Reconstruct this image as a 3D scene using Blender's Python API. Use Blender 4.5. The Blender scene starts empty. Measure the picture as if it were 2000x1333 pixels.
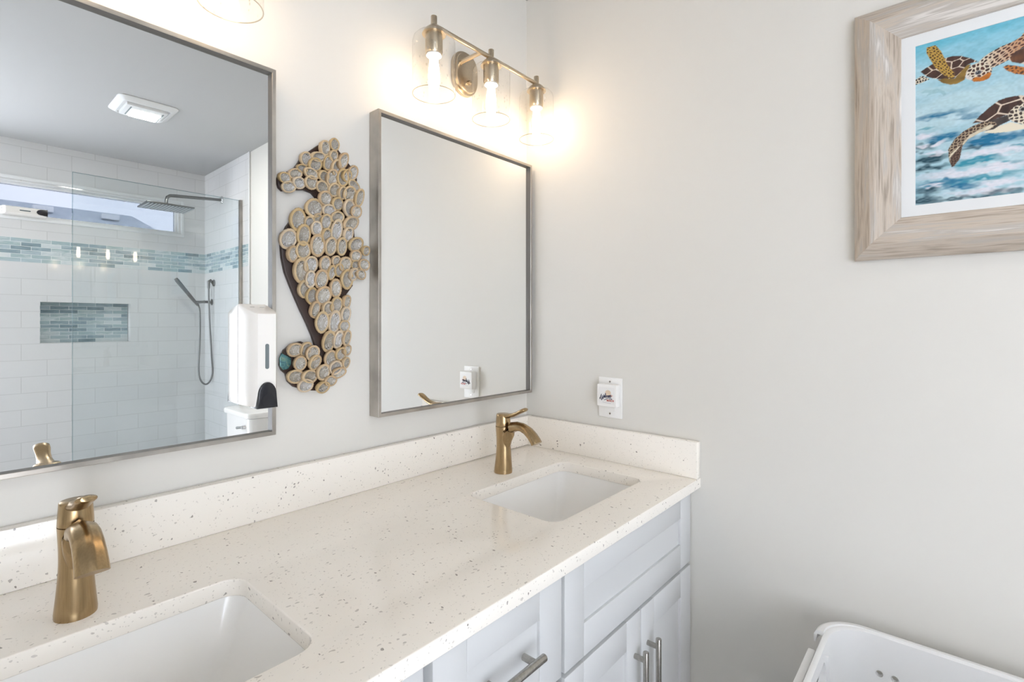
import bpy, bmesh, math, random
import numpy as np
from math import sin, cos, pi, radians
from mathutils import Vector, Matrix

EXPO = 1.74
SKY0 = (3.25, 3.45, 3.85, 1); SKY1 = (3.65, 3.82, 4.1, 1); SIDE_SKY = (2.4, 2.5, 2.75, 1)
SIDE_DIR = (-.75, -.58, .25); PANE_DIM = (.270, .275, .290)
BULB = 8.8; BULBC = (1.0, .76, .52); FANL = 50.0
WALLC = (.71, .69, .648)
OPN = (-2.98, -2.6); RPN = (-2.36, -1.46)      # unseen openings added for daylight: left wall (along y) and rear wall (along x)

# ------------------------------------------------------------------ camera, world, exposure
C = bpy.context.scene.collection
SC = bpy.context.scene
YAW = radians(48.726)
cd = bpy.data.cameras.new('camera'); cam = bpy.data.objects.new('camera', cd); C.objects.link(cam)
cam.location = (-1.2874, -1.0655, 1.2968)
cam.rotation_euler = (pi/2, 0, -YAW)
cd.sensor_fit = 'HORIZONTAL'; cd.sensor_width = 36.0
cd.lens = 984.0/2000*36.0
cd.shift_y = (630.4-666.5)/2000
cd.clip_start = 0.02
SC.camera = cam
SC.view_settings.view_transform = 'Standard'
SC.view_settings.look = 'None'
SC.view_settings.gamma = 1.0
SC.view_settings.use_curve_mapping = False
SC.view_settings.exposure = EXPO
SC.cycles.max_bounces = 14
SC.cycles.diffuse_bounces = 8
SC.cycles.glossy_bounces = 6
SC.cycles.transparent_max_bounces = 16

def new_world():
    w = bpy.data.worlds.new('sky'); SC.world = w; w.use_nodes = True
    nt = w.node_tree; nt.nodes.clear()
    out = nt.nodes.new('ShaderNodeOutputWorld'); bg = nt.nodes.new('ShaderNodeBackground')
    tc = nt.nodes.new('ShaderNodeTexCoord')
    # hazy sky: pale blue, with a broad dimmer side added to balance room light
    dot = nt.nodes.new('ShaderNodeVectorMath'); dot.operation = 'DOT_PRODUCT'
    dot.inputs[1].default_value = Vector(SIDE_DIR).normalized()
    nt.links.new(tc.outputs['Generated'], dot.inputs[0])
    mr = nt.nodes.new('ShaderNodeMapRange'); mr.interpolation_type = 'SMOOTHSTEP'
    mr.inputs[1].default_value = 0.5; mr.inputs[2].default_value = 0.95
    nt.links.new(dot.outputs['Value'], mr.inputs[0])
    nz = nt.nodes.new('ShaderNodeTexNoise'); nz.inputs['Scale'].default_value = 5.0; nz.inputs['Detail'].default_value = 4
    nt.links.new(tc.outputs['Generated'], nz.inputs['Vector'])
    cr = nt.nodes.new('ShaderNodeValToRGB')
    cr.color_ramp.elements[0].position = 0.35; cr.color_ramp.elements[0].color = SKY0
    cr.color_ramp.elements[1].position = 0.65; cr.color_ramp.elements[1].color = SKY1
    nt.links.new(nz.outputs['Fac'], cr.inputs[0])
    mx = nt.nodes.new('ShaderNodeMix'); mx.data_type = 'RGBA'
    nt.links.new(mr.outputs[0], mx.inputs[0]); nt.links.new(cr.outputs[0], mx.inputs[6])
    mx.inputs[7].default_value = SIDE_SKY
    nt.links.new(mx.outputs[2], bg.inputs['Color']); bg.inputs['Strength'].default_value = 1.0
    nt.links.new(bg.outputs[0], out.inputs[0])
new_world()

# ------------------------------------------------------------------ object helpers
def tag(o, label=None, cat=None, group=None, kind=None):
    if label: o['label'] = label
    if cat: o['category'] = cat
    if group: o['group'] = group
    if kind: o['kind'] = kind
    return o
def thing(name, label, cat, loc=(0,0,0), group=None):
    o = bpy.data.objects.new(name, None); C.objects.link(o); o.location = loc
    o.empty_display_size = .05
    return tag(o, label, cat, group)
def copy_tree(o, parent=None):
    c = o.copy(); C.objects.link(c)
    if parent is not None: c.parent = parent
    for ch in list(o.children): copy_tree(ch, c)
    return c

class MB:
    """collects shapes into one mesh"""
    def __init__(s): s.bm = bmesh.new(); s.mi = 0
    def _mark(s, faces):
        for f in faces: f.material_index = s.mi
    def merge(s, t):
        for f in t.faces: f.material_index = s.mi
        me = bpy.data.meshes.new('tmp'); t.to_mesh(me); t.free()
        s.bm.from_mesh(me); bpy.data.meshes.remove(me); return s
    def box(s, lo, hi, bev=0.0, seg=2):
        t = bmesh.new(); bmesh.ops.create_cube(t, size=1)
        for v in t.verts:
            v.co = Vector([(lo[i]+hi[i])/2 + v.co[i]*(hi[i]-lo[i]) for i in range(3)])
        if bev > 0: bmesh.ops.bevel(t, geom=list(t.edges), offset=bev, segments=seg, profile=.5, affect='EDGES', clamp_overlap=True)
        return s.merge(t)
    def rings(s, rings, cap0=True, cap1=True, closed=True):
        t = bmesh.new(); vs = [[t.verts.new(p) for p in r] for r in rings]
        n = len(rings[0])
        for a, b in zip(vs[:-1], vs[1:]):
            for i in range(n if closed else n-1):
                j = (i+1) % n
                t.faces.new((a[i], a[j], b[j], b[i]))
        if cap0: t.faces.new(list(reversed(vs[0])))
        if cap1: t.faces.new(vs[-1])
        bmesh.ops.recalc_face_normals(t, faces=t.faces)
        return s.merge(t)
    def cyl(s, p0, p1, r0, r1=None, seg=24, bev=0.0):
        r1 = r0 if r1 is None else r1
        p0, p1 = Vector(p0), Vector(p1); d = (p1-p0); L = d.length; d.normalize()
        a = d.orthogonal().normalized(); b = d.cross(a)
        def ring(c, r): return [c + a*(r*cos(2*pi*i/seg)) + b*(r*sin(2*pi*i/seg)) for i in range(seg)]
        if bev > 0:
            R = [ring(p0, r0-bev), ring(p0+d*bev*.3, r0-bev*.3), ring(p0+d*bev, r0), ring(p1-d*bev, r1), ring(p1-d*bev*.3, r1-bev*.3), ring(p1, r1-bev)]
        else: R = [ring(p0, r0), ring(p1, r1)]
        return s.rings(R)
    def lathe(s, prof, origin=(0,0,0), axis='Z', seg=40, cap0=False, cap1=False):
        o = Vector(origin); R = []
        for r, h in prof:
            if axis == 'Z': R.append([o+Vector((r*cos(2*pi*i/seg), r*sin(2*pi*i/seg), h)) for i in range(seg)])
            elif axis == 'Y': R.append([o+Vector((r*cos(2*pi*i/seg), h, r*sin(2*pi*i/seg))) for i in range(seg)])
            else: R.append([o+Vector((h, r*cos(2*pi*i/seg), r*sin(2*pi*i/seg))) for i in range(seg)])
        return s.rings(R, cap0, cap1)
    def tube(s, pts, rad, seg=14, up=None):
        """sweep; rad is a number, list of numbers or list of (a,b) half sizes"""
        pts = [Vector(p) for p in pts]; n = len(pts); R = []
        if not isinstance(rad, (list, tuple)): rad = [rad]*n
        prev = None
        for i, p in enumerate(pts):
            d = (pts[min(i+1, n-1)] - pts[max(i-1, 0)]).normalized()
            if up is not None: a = (Vector(up) - d*Vector(up).dot(d)).normalized()
            elif prev is None: a = d.orthogonal().normalized()
            else: a = (prev - d*prev.dot(d)).normalized()
            prev = a; b = d.cross(a); r = rad[i]
            ra, rb = r if isinstance(r, (tuple, list)) else (r, r)
            R.append([p + a*(ra*cos(2*pi*k/seg)) + b*(rb*sin(2*pi*k/seg)) for k in range(seg)])
        return s.rings(R)
    def prism(s, poly, axis, lo, hi, bev=0.0):
        t = bmesh.new()
        def P(u, v, h): return {'X': (h, u, v), 'Y': (u, h, v), 'Z': (u, v, h)}[axis]
        a = [t.verts.new(P(u, v, lo)) for u, v in poly]; b = [t.verts.new(P(u, v, hi)) for u, v in poly]
        n = len(poly)
        f0 = t.faces.new(a); f1 = t.faces.new(b)
        for i in range(n): t.faces.new((a[i], a[(i+1) % n], b[(i+1) % n], b[i]))
        bmesh.ops.recalc_face_normals(t, faces=t.faces)
        if bev > 0:
            es = [e for e in t.edges if (e.verts[0] in a) == (e.verts[1] in a)]
            bmesh.ops.bevel(t, geom=es, offset=bev, segments=2, profile=.5, affect='EDGES', clamp_overlap=True)
        bmesh.ops.triangulate(t, faces=[f for f in t.faces if len(f.verts) > 8])
        return s.merge(t)
    def plate(s, outer, holes, axis, lo, hi, bev=0.0):
        """flat plate with holes, from a filled 2D curve"""
        cu = bpy.data.curves.new('tmpc', 'CURVE'); cu.dimensions = '2D'; cu.fill_mode = 'BOTH'
        for loop in [outer]+list(holes):
            sp = cu.splines.new('POLY'); sp.points.add(len(loop)-1); sp.use_cyclic_u = True
            for pt, (u, v) in zip(sp.points, loop): pt.co = (u, v, 0, 1)
        h = (hi-lo)/2
        cu.extrude = h-bev; cu.bevel_depth = bev; cu.bevel_resolution = 2; cu.offset = -bev
        o = bpy.data.objects.new('tmpo', cu); C.objects.link(o)
        dg = bpy.context.evaluated_depsgraph_get()
        me = bpy.data.meshes.new_from_object(o.evaluated_get(dg))
        bpy.data.objects.remove(o); bpy.data.curves.remove(cu)
        t = bmesh.new(); t.from_mesh(me); bpy.data.meshes.remove(me)
        bmesh.ops.remove_doubles(t, verts=t.verts, dist=1e-6)
        for v in t.verts:
            u, w, q = v.co; q += (hi+lo)/2
            v.co = {'X': (q, u, w), 'Y': (u, q, w), 'Z': (u, w, q)}[axis]
        bmesh.ops.recalc_face_normals(t, faces=t.faces)
        return s.merge(t)
    def grow(s, dv):
        for v in s.bm.verts: v.co += Vector(dv)
        return s
    def build(s, name, mats, parent=None, smooth=35, sub=0):
        me = bpy.data.meshes.new(name); s.bm.to_mesh(me); s.bm.free()
        for m in (mats if isinstance(mats, (list, tuple)) else [mats]): me.materials.append(m)
        if smooth:
            me.polygons.foreach_set('use_smooth', [True]*len(me.polygons))
            me.set_sharp_from_angle(angle=radians(smooth))
        o = bpy.data.objects.new(name, me); C.objects.link(o)
        if parent is not None: o.parent = parent
        if sub:
            md = o.modifiers.new('sub', 'SUBSURF'); md.levels = sub; md.render_levels = sub
        return o
def struct(name, mb, mat, smooth=0): return tag(mb.build(name, mat, None, smooth), kind='structure')

def rrect(cx, cy, hx, hy, r, n=6):
    P = []
    for k, (sx, sy) in enumerate(((1,1), (-1,1), (-1,-1), (1,-1))):
        for i in range(n+1):
            a = pi/2*k + pi/2*i/n
            P.append((cx+sx*(hx-r)+r*cos(a), cy+sy*(hy-r)+r*sin(a)))
    return P
def rect(x0, y0, x1, y1): return [(x0,y0), (x1,y0), (x1,y1), (x0,y1)]

# ------------------------------------------------------------------ materials
def mat(name, col=(.8,.8,.8), rough=.5, metal=0.0, **kw):
    m = bpy.data.materials.new(name); m.use_nodes = True
    b = m.node_tree.nodes['Principled BSDF']
    b.inputs['Base Color'].default_value = (*col, 1); b.inputs['Roughness'].default_value = rough
    b.inputs['Metallic'].default_value = metal
    for k, v in kw.items(): b.inputs[k.replace('_', ' ')].default_value = v
    return m
def N(m, t, **kw):
    n = m.node_tree.nodes.new(t)
    for k, v in kw.items():
        if hasattr(n, k): setattr(n, k, v)
        else: n.inputs[k].default_value = v
    return n
def L(m, a, b): m.node_tree.links.new(a, b)
def BS(m): return m.node_tree.nodes['Principled BSDF']
def ramp(m, src, stops):
    r = N(m, 'ShaderNodeValToRGB'); e = r.color_ramp.elements
    while len(e) < len(stops): e.new(.5)
    for q, (p, c) in zip(e, stops): q.position = p; q.color = (*c, 1) if len(c) == 3 else c
    L(m, src, r.inputs[0]); return r
def mapping(m, scale=(1,1,1), rot=(0,0,0), coord='Object'):
    tc = N(m, 'ShaderNodeTexCoord'); mp = N(m, 'ShaderNodeMapping')
    mp.inputs['Scale'].default_value = scale; mp.inputs['Rotation'].default_value = rot
    L(m, tc.outputs[coord], mp.inputs[0]); return mp
def math_(m, op, a, b=None, clamp=False):
    n = N(m, 'ShaderNodeMath'); n.operation = op; n.use_clamp = clamp
    for i, v in enumerate((a, b)):
        if v is None: continue
        if isinstance(v, (int, float)): n.inputs[i].default_value = v
        else: L(m, v, n.inputs[i])
    return n.outputs[0]
def mixc(m, f, a, b, mode='MIX'):
    n = N(m, 'ShaderNodeMix'); n.data_type = 'RGBA'; n.blend_type = mode
    for i, v in ((0, f), (6, a), (7, b)):
        if isinstance(v, (int, float)): n.inputs[i].default_value = v
        elif isinstance(v, tuple): n.inputs[i].default_value = (*v, 1)
        else: L(m, v, n.inputs[i])
    return n.outputs[2]
def bump(m, src, strength=.1, dist=.002):
    b = N(m, 'ShaderNodeBump'); b.inputs['Strength'].default_value = strength; b.inputs['Distance'].default_value = dist
    L(m, src, b.inputs['Height']); L(m, b.outputs[0], BS(m).inputs['Normal'])

def paint(name, col, rough=.6, tex=.04):
    m = mat(name, col, rough); n = N(m, 'ShaderNodeTexNoise', Scale=260.0); L(m, mapping(m).outputs[0], n.inputs['Vector'])
    bump(m, n.outputs['Fac'], tex, .001); return m
M = {}
M['wall'] = paint('wall_paint', WALLC, .55)
M['ceil'] = paint('ceiling_paint', (.46,.46,.457), .8)
M['cab'] = paint('cabinet_paint', (.63,.635,.64), .32, .01)
M['trimw'] = mat('white_trim', (.76,.77,.775), .35)
M['china'] = mat('white_china', (.86,.85,.83), .08)
M['plast'] = mat('white_plastic', (.85,.84,.82), .3)
M['hamp'] = mat('hamper_plastic', (.80,.80,.80), .35)
M['disp'] = mat('dispenser_plastic', (.86,.83,.79), .25)
M['black'] = mat('black_plastic', (.012,.012,.016), .25)
M['slot'] = mat('grey_window', (.16,.19,.20), .2)
M['dark'] = mat('dark_gap', (.03,.03,.03), .7)
M['chrome'] = mat('chrome', (.85,.86,.87), .08, 1)
M['gun'] = mat('brushed_gunmetal', (.20,.20,.20), .28, 1)
M['mirror'] = mat('mirror_silver', (.93,.94,.935), 0.0, 1)
M['reveal'] = mat('dark_frame_reveal', (.13,.118,.105), .45)
M['board'] = mat('stained_board', (.035,.016,.010), .4)

def brushed(name, col, rough, sc=(60,60,900), var=.25):
    m = mat(name, col, rough, 1); n = N(m, 'ShaderNodeTexNoise', Scale=1.0, Detail=3.0)
    L(m, mapping(m, sc).outputs[0], n.inputs['Vector'])
    r = ramp(m, n.outputs['Fac'], [(.3, tuple(c*(1-var) for c in col)), (.7, tuple(min(1, c*(1+var)) for c in col))])
    L(m, r.outputs[0], BS(m).inputs['Base Color']); return m
M['bronze'] = brushed('brushed_bronze', (.42,.30,.165), .27, (500,500,12), .10)
M['nickel'] = brushed('satin_nickel', (.56,.475,.36), .28, (300,300,300), .05)
M['steel'] = brushed('brushed_steel_frame', (.46,.43,.39), .36, (14,14,14), .18)
M['pull'] = brushed('brushed_nickel_pull', (.42,.40,.37), .27, (200,200,200), .12)

def thin_glass(name, tint=(.97,.98,.98), refl=1.0, rough=0.0, seeds=False):
    m = bpy.data.materials.new(name); m.use_nodes = True; nt = m.node_tree; nt.nodes.clear()
    out = N(m, 'ShaderNodeOutputMaterial'); tr = N(m, 'ShaderNodeBsdfTransparent'); gl = N(m, 'ShaderNodeBsdfGlossy')
    tr.inputs[0].default_value = (*tint, 1); gl.inputs['Roughness'].default_value = rough
    fr = N(m, 'ShaderNodeFresnel'); ge = N(m, 'ShaderNodeNewGeometry')
    L(m, math_(m, 'SUBTRACT', 1.5, math_(m, 'MULTIPLY', ge.outputs['Backfacing'], 1.5-1/1.5)), fr.inputs['IOR'])   # thin sheet: same reflection from either side
    f = math_(m, 'MULTIPLY', fr.outputs[0], refl, True)
    if seeds:
        v = N(m, 'ShaderNodeTexVoronoi', Scale=150.0); nz = N(m, 'ShaderNodeTexNoise', Scale=40.0)
        mp = mapping(m, (1,1,.6)); L(m, mp.outputs[0], v.inputs['Vector']); L(m, mp.outputs[0], nz.inputs['Vector'])
        sep = N(m, 'ShaderNodeSeparateColor'); L(m, v.outputs['Color'], sep.inputs[0])
        thr = math_(m, 'MULTIPLY', sep.outputs[0], .34)
        msk = math_(m, 'LESS_THAN', v.outputs['Distance'], thr)
        msk = math_(m, 'MULTIPLY', msk, math_(m, 'GREATER_THAN', sep.outputs[1], .55))
        f = math_(m, 'ADD', f, math_(m, 'MULTIPLY', msk, .34), True)
        b = N(m, 'ShaderNodeBump'); b.inputs['Strength'].default_value = .35; b.inputs['Distance'].default_value = .002
        L(m, nz.outputs['Fac'], b.inputs['Height']); L(m, b.outputs[0], gl.inputs['Normal'])
    mx = N(m, 'ShaderNodeMixShader'); L(m, f, mx.inputs[0]); L(m, tr.outputs[0], mx.inputs[1]); L(m, gl.outputs[0], mx.inputs[2])
    L(m, mx.outputs[0], out.inputs[0]); return m
M['shade'] = thin_glass('seeded_clear_glass', (.985,.985,.98), .8, .03, True)
M['shade_rim'] = thin_glass('clear_glass_rim', (.62,.60,.56), 1.0, .05)
M['shower_glass'] = thin_glass('shower_glass', (.945,.968,.972), 1.0)
M['glass_edge'] = thin_glass('glass_edge', (.70,.80,.82), 1.2)
M['pane'] = thin_glass('sky_dimming_pane', PANE_DIM, .6)  # dark tint added to tone down the over-bright sky behind the window

def emit(name, col, s):
    m = bpy.data.materials.new(name); m.use_nodes = True; nt = m.node_tree; nt.nodes.clear()
    o = N(m, 'ShaderNodeOutputMaterial'); e = N(m, 'ShaderNodeEmission'); e.inputs[0].default_value = (*col, 1); e.inputs[1].default_value = s
    L(m, e.outputs[0], o.inputs[0]); return m
M['bulb'] = emit('lit_bulb', BULBC, BULB)
M['fanlens'] = emit('lit_fan_lens', (1,.98,.92), FANL)

def quartz():
    m = mat('speckled_quartz', (.82,.78,.73), .13)
    mp = mapping(m); nz = N(m, 'ShaderNodeTexNoise', Scale=70.0, Detail=2.0); L(m, mp.outputs[0], nz.inputs['Vector'])
    vm = N(m, 'ShaderNodeVectorMath'); vm.operation = 'SCALE'; vm.inputs['Scale'].default_value = .012; L(m, nz.outputs['Color'], vm.inputs[0])
    va = N(m, 'ShaderNodeVectorMath'); va.operation = 'ADD'; L(m, mp.outputs[0], va.inputs[0]); L(m, vm.outputs[0], va.inputs[1])
    base = mixc(m, math_(m, 'MULTIPLY', nz.outputs['Fac'], .5), (.905,.86,.795), (.885,.84,.77))
    def layer(base, scale, keep, size, c0, c1, st, amt):
        sc = N(m, 'ShaderNodeMapping'); sc.inputs['Scale'].default_value = st; L(m, va.outputs[0], sc.inputs[0])
        v = N(m, 'ShaderNodeTexVoronoi', Scale=scale); L(m, sc.outputs[0], v.inputs['Vector'])
        s = N(m, 'ShaderNodeSeparateColor'); L(m, v.outputs['Color'], s.inputs[0])
        msk = math_(m, 'LESS_THAN', v.outputs['Distance'], math_(m, 'MULTIPLY', s.outputs[0], size))
        msk = math_(m, 'MULTIPLY', msk, math_(m, 'GREATER_THAN', s.outputs[1], keep))
        col = mixc(m, s.outputs[2], c0, c1)
        return mixc(m, math_(m, 'MULTIPLY', msk, amt), base, col)
    base = layer(base, 250, .58, .36, (.70,.66,.61), (.60,.56,.51), (1,1.25,1), .7)
    base = layer(base, 120, .62, .30, (.60,.56,.52), (.46,.42,.38), (.75,1.25,1.2), .7)
    base = layer(base, 85, .76, .22, (.20,.17,.15), (.42,.39,.36), (1.3,.7,1), .85)
    L(m, base, BS(m).inputs['Base Color']); return m
M['quartz'] = quartz()

def tiles(name, mosaic_only=False):
    """glossy white running-bond tile with a mosaic band between two heights"""
    m = mat(name, (.8,.8,.8), .07)
    tc = N(m, 'ShaderNodeTexCoord'); s = N(m, 'ShaderNodeSeparateXYZ'); L(m, tc.outputs['Object'], s.inputs[0])
    u = math_(m, 'SUBTRACT', s.outputs[0], s.outputs[1]); z = s.outputs[2]
    def brick(bw, rh, ox, oz, mort, c1, c2, mc, off=.5):
        cb = N(m, 'ShaderNodeCombineXYZ'); L(m, math_(m, 'ADD', u, ox), cb.inputs[0]); L(m, math_(m, 'SUBTRACT', z, oz), cb.inputs[1])
        b = N(m, 'ShaderNodeTexBrick'); b.offset = off; L(m, cb.outputs[0], b.inputs['Vector'])
        b.inputs['Scale'].default_value = 1; b.inputs['Brick Width'].default_value = bw; b.inputs['Row Height'].default_value = rh
        b.inputs['Mortar Size'].default_value = mort; b.inputs['Mortar Smooth'].default_value = .1; b.inputs['Bias'].default_value = 0
        b.inputs['Color1'].default_value = (*c1, 1); b.inputs['Color2'].default_value = (*c2, 1); b.inputs['Mortar'].default_value = (*mc, 1)
        return b, cb
    mo, cb = brick(.088, .0234, .031, 1.6515 if not mosaic_only else 1.172, .0012, (0,0,0), (1,1,1), (.5,.5,.5), .5)
    if mosaic_only: mo.inputs['Row Height'].default_value = .0227
    mp = N(m, 'ShaderNodeMapping'); mp.inputs['Scale'].default_value = (14, 75, 1); L(m, cb.outputs[0], mp.inputs[0])
    nz = N(m, 'ShaderNodeTexNoise', Scale=1.0, Detail=4.0, Distortion=1.2); L(m, mp.outputs[0], nz.inputs['Vector'])
    rnd = N(m, 'ShaderNodeSeparateColor'); L(m, mo.outputs['Color'], rnd.inputs[0])
    mixv = math_(m, 'ADD', math_(m, 'MULTIPLY', rnd.outputs[0], .62), math_(m, 'MULTIPLY', nz.outputs['Fac'], .45))
    cr = ramp(m, mixv, [(.12, (.15,.20,.22)), (.28, (.25,.34,.38)), (.45, (.44,.53,.58)), (.6, (.35,.46,.48)), (.78, (.62,.68,.70)), (1.0, (.70,.71,.68))])
    mcol = mixc(m, mo.outputs['Fac'], cr.outputs[0], (.74,.78,.78))
    if mosaic_only:
        L(m, mcol, BS(m).inputs['Base Color']); return m
    wt, _ = brick(.2245, .0963, .0065, 1.6515-.0963*30, .0016, (.69,.69,.695), (.71,.71,.71), (.58,.58,.58))
    band = math_(m, 'MULTIPLY', math_(m, 'GREATER_THAN', z, 1.6515), math_(m, 'LESS_THAN', z, 1.792))
    col = mixc(m, band, wt.outputs['Color'], mcol)
    L(m, col, BS(m).inputs['Base Color'])
    inv = math_(m, 'SUBTRACT', 1.0, wt.outputs['Fac'])
    bump(m, inv, .25, .001)
    return m
M['tile'] = tiles('white_shower_tile'); M['mosaic'] = tiles('glass_mosaic', True)

def wood(name, horiz):
    m = mat(name, (.5,.4,.3), .5)
    sc = (6, 3.5, 34) if horiz else (6, 34, 3.5)
    mp = mapping(m, sc); n1 = N(m, 'ShaderNodeTexNoise', Scale=1.0, Detail=6.0, Distortion=1.6); L(m, mp.outputs[0], n1.inputs['Vector'])
    mp2 = mapping(m, (60, 12, 420) if horiz else (60, 420, 12)); n2 = N(m, 'ShaderNodeTexNoise', Scale=1.0, Detail=3.0); L(m, mp2.outputs[0], n2.inputs['Vector'])
    f = math_(m, 'ADD', math_(m, 'MULTIPLY', n1.outputs['Fac'], .75), math_(m, 'MULTIPLY', n2.outputs['Fac'], .35))
    r = ramp(m, f, [(.34, (.23,.185,.145)), (.44, (.42,.35,.285)), (.52, (.56,.48,.40)), (.62, (.47,.43,.39)), (.72, (.70,.66,.62))])
    L(m, r.outputs[0], BS(m).inputs['Base Color']); bump(m, n2.outputs['Fac'], .25, .002); return m
M['woodh'] = wood('driftwood_grain_long', True); M['woodv'] = wood('driftwood_grain_tall', False)

def shell_rim():
    m = mat('shell_rim', (.6,.45,.3), .45); oi = N(m, 'ShaderNodeObjectInfo'); n = N(m, 'ShaderNodeTexNoise', Scale=160.0, Detail=3.0)
    L(m, mapping(m).outputs[0], n.inputs['Vector'])
    a = ramp(m, oi.outputs['Random'], [(0, (.54,.39,.24)), (.35, (.66,.52,.35)), (.7, (.56,.41,.20)), (1, (.70,.59,.45))])
    L(m, mixc(m, math_(m, 'MULTIPLY', n.outputs['Fac'], .6), a.outputs[0], (.36,.24,.12)), BS(m).inputs['Base Color']); return m
def nacre():
    m = mat('mother_of_pearl', (.6,.6,.6), .26, .12); oi = N(m, 'ShaderNodeObjectInfo')
    mp = mapping(m, (2.2,1.0,1.3)); n = N(m, 'ShaderNodeTexNoise', Scale=1.5, Detail=5.0, Distortion=2.2); L(m, mp.outputs[0], n.inputs['Vector'])
    r = ramp(m, n.outputs['Fac'], [(.32, (.30,.27,.23)), (.42, (.58,.56,.53)), (.50, (.44,.41,.34)), (.58, (.68,.68,.69)), (.68, (.84,.84,.86))])
    t = ramp(m, oi.outputs['Random'], [(0, (1,.98,.94)), (.5, (.80,.76,.70)), (1, (.98,.98,1))])
    L(m, mixc(m, 1.0, r.outputs[0], t.outputs[0], 'MULTIPLY'), BS(m).inputs['Base Color'])
    bump(m, n.outputs['Fac'], .35, .06); return m
M['rim'] = shell_rim(); M['nacre'] = nacre()
M['paua'] = (lambda m: (L(m, ramp(m, (lambda n: (L(m, mapping(m, (70,70,70)).outputs[0], n.inputs['Vector']), n.outputs['Fac'])[1])(N(m, 'ShaderNodeTexNoise', Scale=1.0, Detail=5.0, Distortion=2.0)), [(.3, (.02,.05,.06)), (.5, (.10,.25,.27)), (.65, (.16,.28,.22)), (.8, (.45,.42,.36))]).outputs[0], BS(m).inputs['Base Color']), m)[1])(mat('paua_shell', (.1,.25,.27), .12, .3))
M['floor'] = mat('floor_tile', (.25,.24,.225), .35)
M['shingle'] = (lambda m: (L(m, ramp(m, (lambda n: (L(m, mapping(m, (9,9,9)).outputs[0], n.inputs['Vector']), n.outputs['Fac'])[1])(N(m, 'ShaderNodeTexNoise', Scale=1.0, Detail=5.0)), [(.3, (.40,.45,.50)), (.7, (.56,.60,.64))]).outputs[0], BS(m).inputs['Base Color']), m)[1])(mat('grey_shingles', (.5,.55,.58), .8))
# ------------------------------------------------------------------ room shell
YB = -3.093; XL = -2.45; ZC = 2.364
b = MB(); b.box((XL-.1, 0, 0), (.1, .1, ZC+.1)); struct('wall_vanity', b, M['wall'])
b = MB(); b.box((0, -2.305, 0), (.1, 0, ZC+.1)); struct('wall_right', b, M['wall'])
b = MB(); b.box((-.006, YB-.12, 0), (.1, -2.305, ZC+.1)); struct('wall_shower_side', b, M['tile'])
b = MB(); b.plate(rect(XL-.1, 0, -.006, ZC+.1), [rect(RPN[0], .02, RPN[1], 2.2), rect(-1.25, 1.905, -.1895+.02, 2.125), rect(-.8862, 1.172, -.4464, 1.421)], 'Y', YB-.12, YB); struct('wall_shower', b, M['tile'])
b = MB(); b.box((-.90, YB-.119, 1.16), (-.43, YB-.085, 1.43)); struct('wall_niche', b, M['mosaic'])
b = MB(); b.plate(rect(YB-.12, 0, .1, ZC+.1), [rect(OPN[0], .02, OPN[1], 2.2)], 'X', XL-.1, XL); struct('wall_left', b, M['wall'])
b = MB(); b.box((XL-.1, YB-.12, -.06), (.1, .1, 0)); struct('floor', b, M['floor'])
b = MB(); b.box((XL-.1, YB-.12, ZC), (.1, .1, ZC+.1)); struct('ceiling', b, M['ceil'])
b = MB(); b.box((-.012, -2.305, .0), (0.0, -2.293, ZC), .004); struct('trim_1', b, M['trimw'])
b = MB(); b.box((RPN[1]+.06, -2.47, 0), (-.006, -2.37, .10), .006); struct('trim_2', b, M['tile'])
b = MB(); b.box((-.014, -2.29, 0), (0, -.62, .09), .004); struct('baseboard_right', b, M['trimw'])
# casing of the added daylight opening in the left wall
b = MB()
for y0, y1, z0, z1 in ((OPN[0]-.08, OPN[0], 0, 2.28), (OPN[1], OPN[1]+.08, 0, 2.28), (OPN[0], OPN[1], 2.2, 2.28)): b.box((XL, y0, z0), (XL+.016, y1, z1), .003)
struct('trim_3', b, M['trimw'])
b = MB()
for x0, x1, z0, z1 in ((RPN[0]-.06, RPN[0], 0, 2.26), (RPN[1], RPN[1]+.06, 0, 2.26), (RPN[0], RPN[1], 2.2, 2.26)): b.box((x0, YB, z0), (x1, YB+.016, z1), .003)
struct('trim_4', b, M['trimw'])  # casing of the added daylight opening in the rear wall
# window in the shower: casing, sash, pane, sill
b = MB(); X0, X1, Z0, Z1 = -1.27, -.14, 1.885, 2.150
def frame_ring(b, x0, x1, z0, z1, w, ya, yb, bev=.002):
    b.box((x0, ya, z0), (x0+w, yb, z1), bev); b.box((x1-w, ya, z0), (x1, yb, z1), bev)
    b.box((x0+w, ya, z0), (x1-w, yb, z0+w), bev); b.box((x0+w, ya, z1-w), (x1-w, yb, z1), bev)
frame_ring(b, -1.27, -.14, 1.903, 2.150, .018, YB-.03, YB+.010)
frame_ring(b, -1.255, -.157, 1.917, 2.134, .016, YB-.05, YB-.006)
frame_ring(b, -1.24, -.172, 1.912, 2.120, .015, YB-.07, YB-.025)
win = tag(b.build('window_1', M['trimw']), kind='structure')
b = MB(); b.box((-1.23, YB-.052, 1.925), (-.185, YB-.048, 2.107)); b.build('pane', M['pane'], win)
b = MB(); b.box((-1.27, YB-.04, 1.898), (-.14, YB+.012, 1.9165), .003); b.build('sill', M['trimw'], win)

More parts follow.
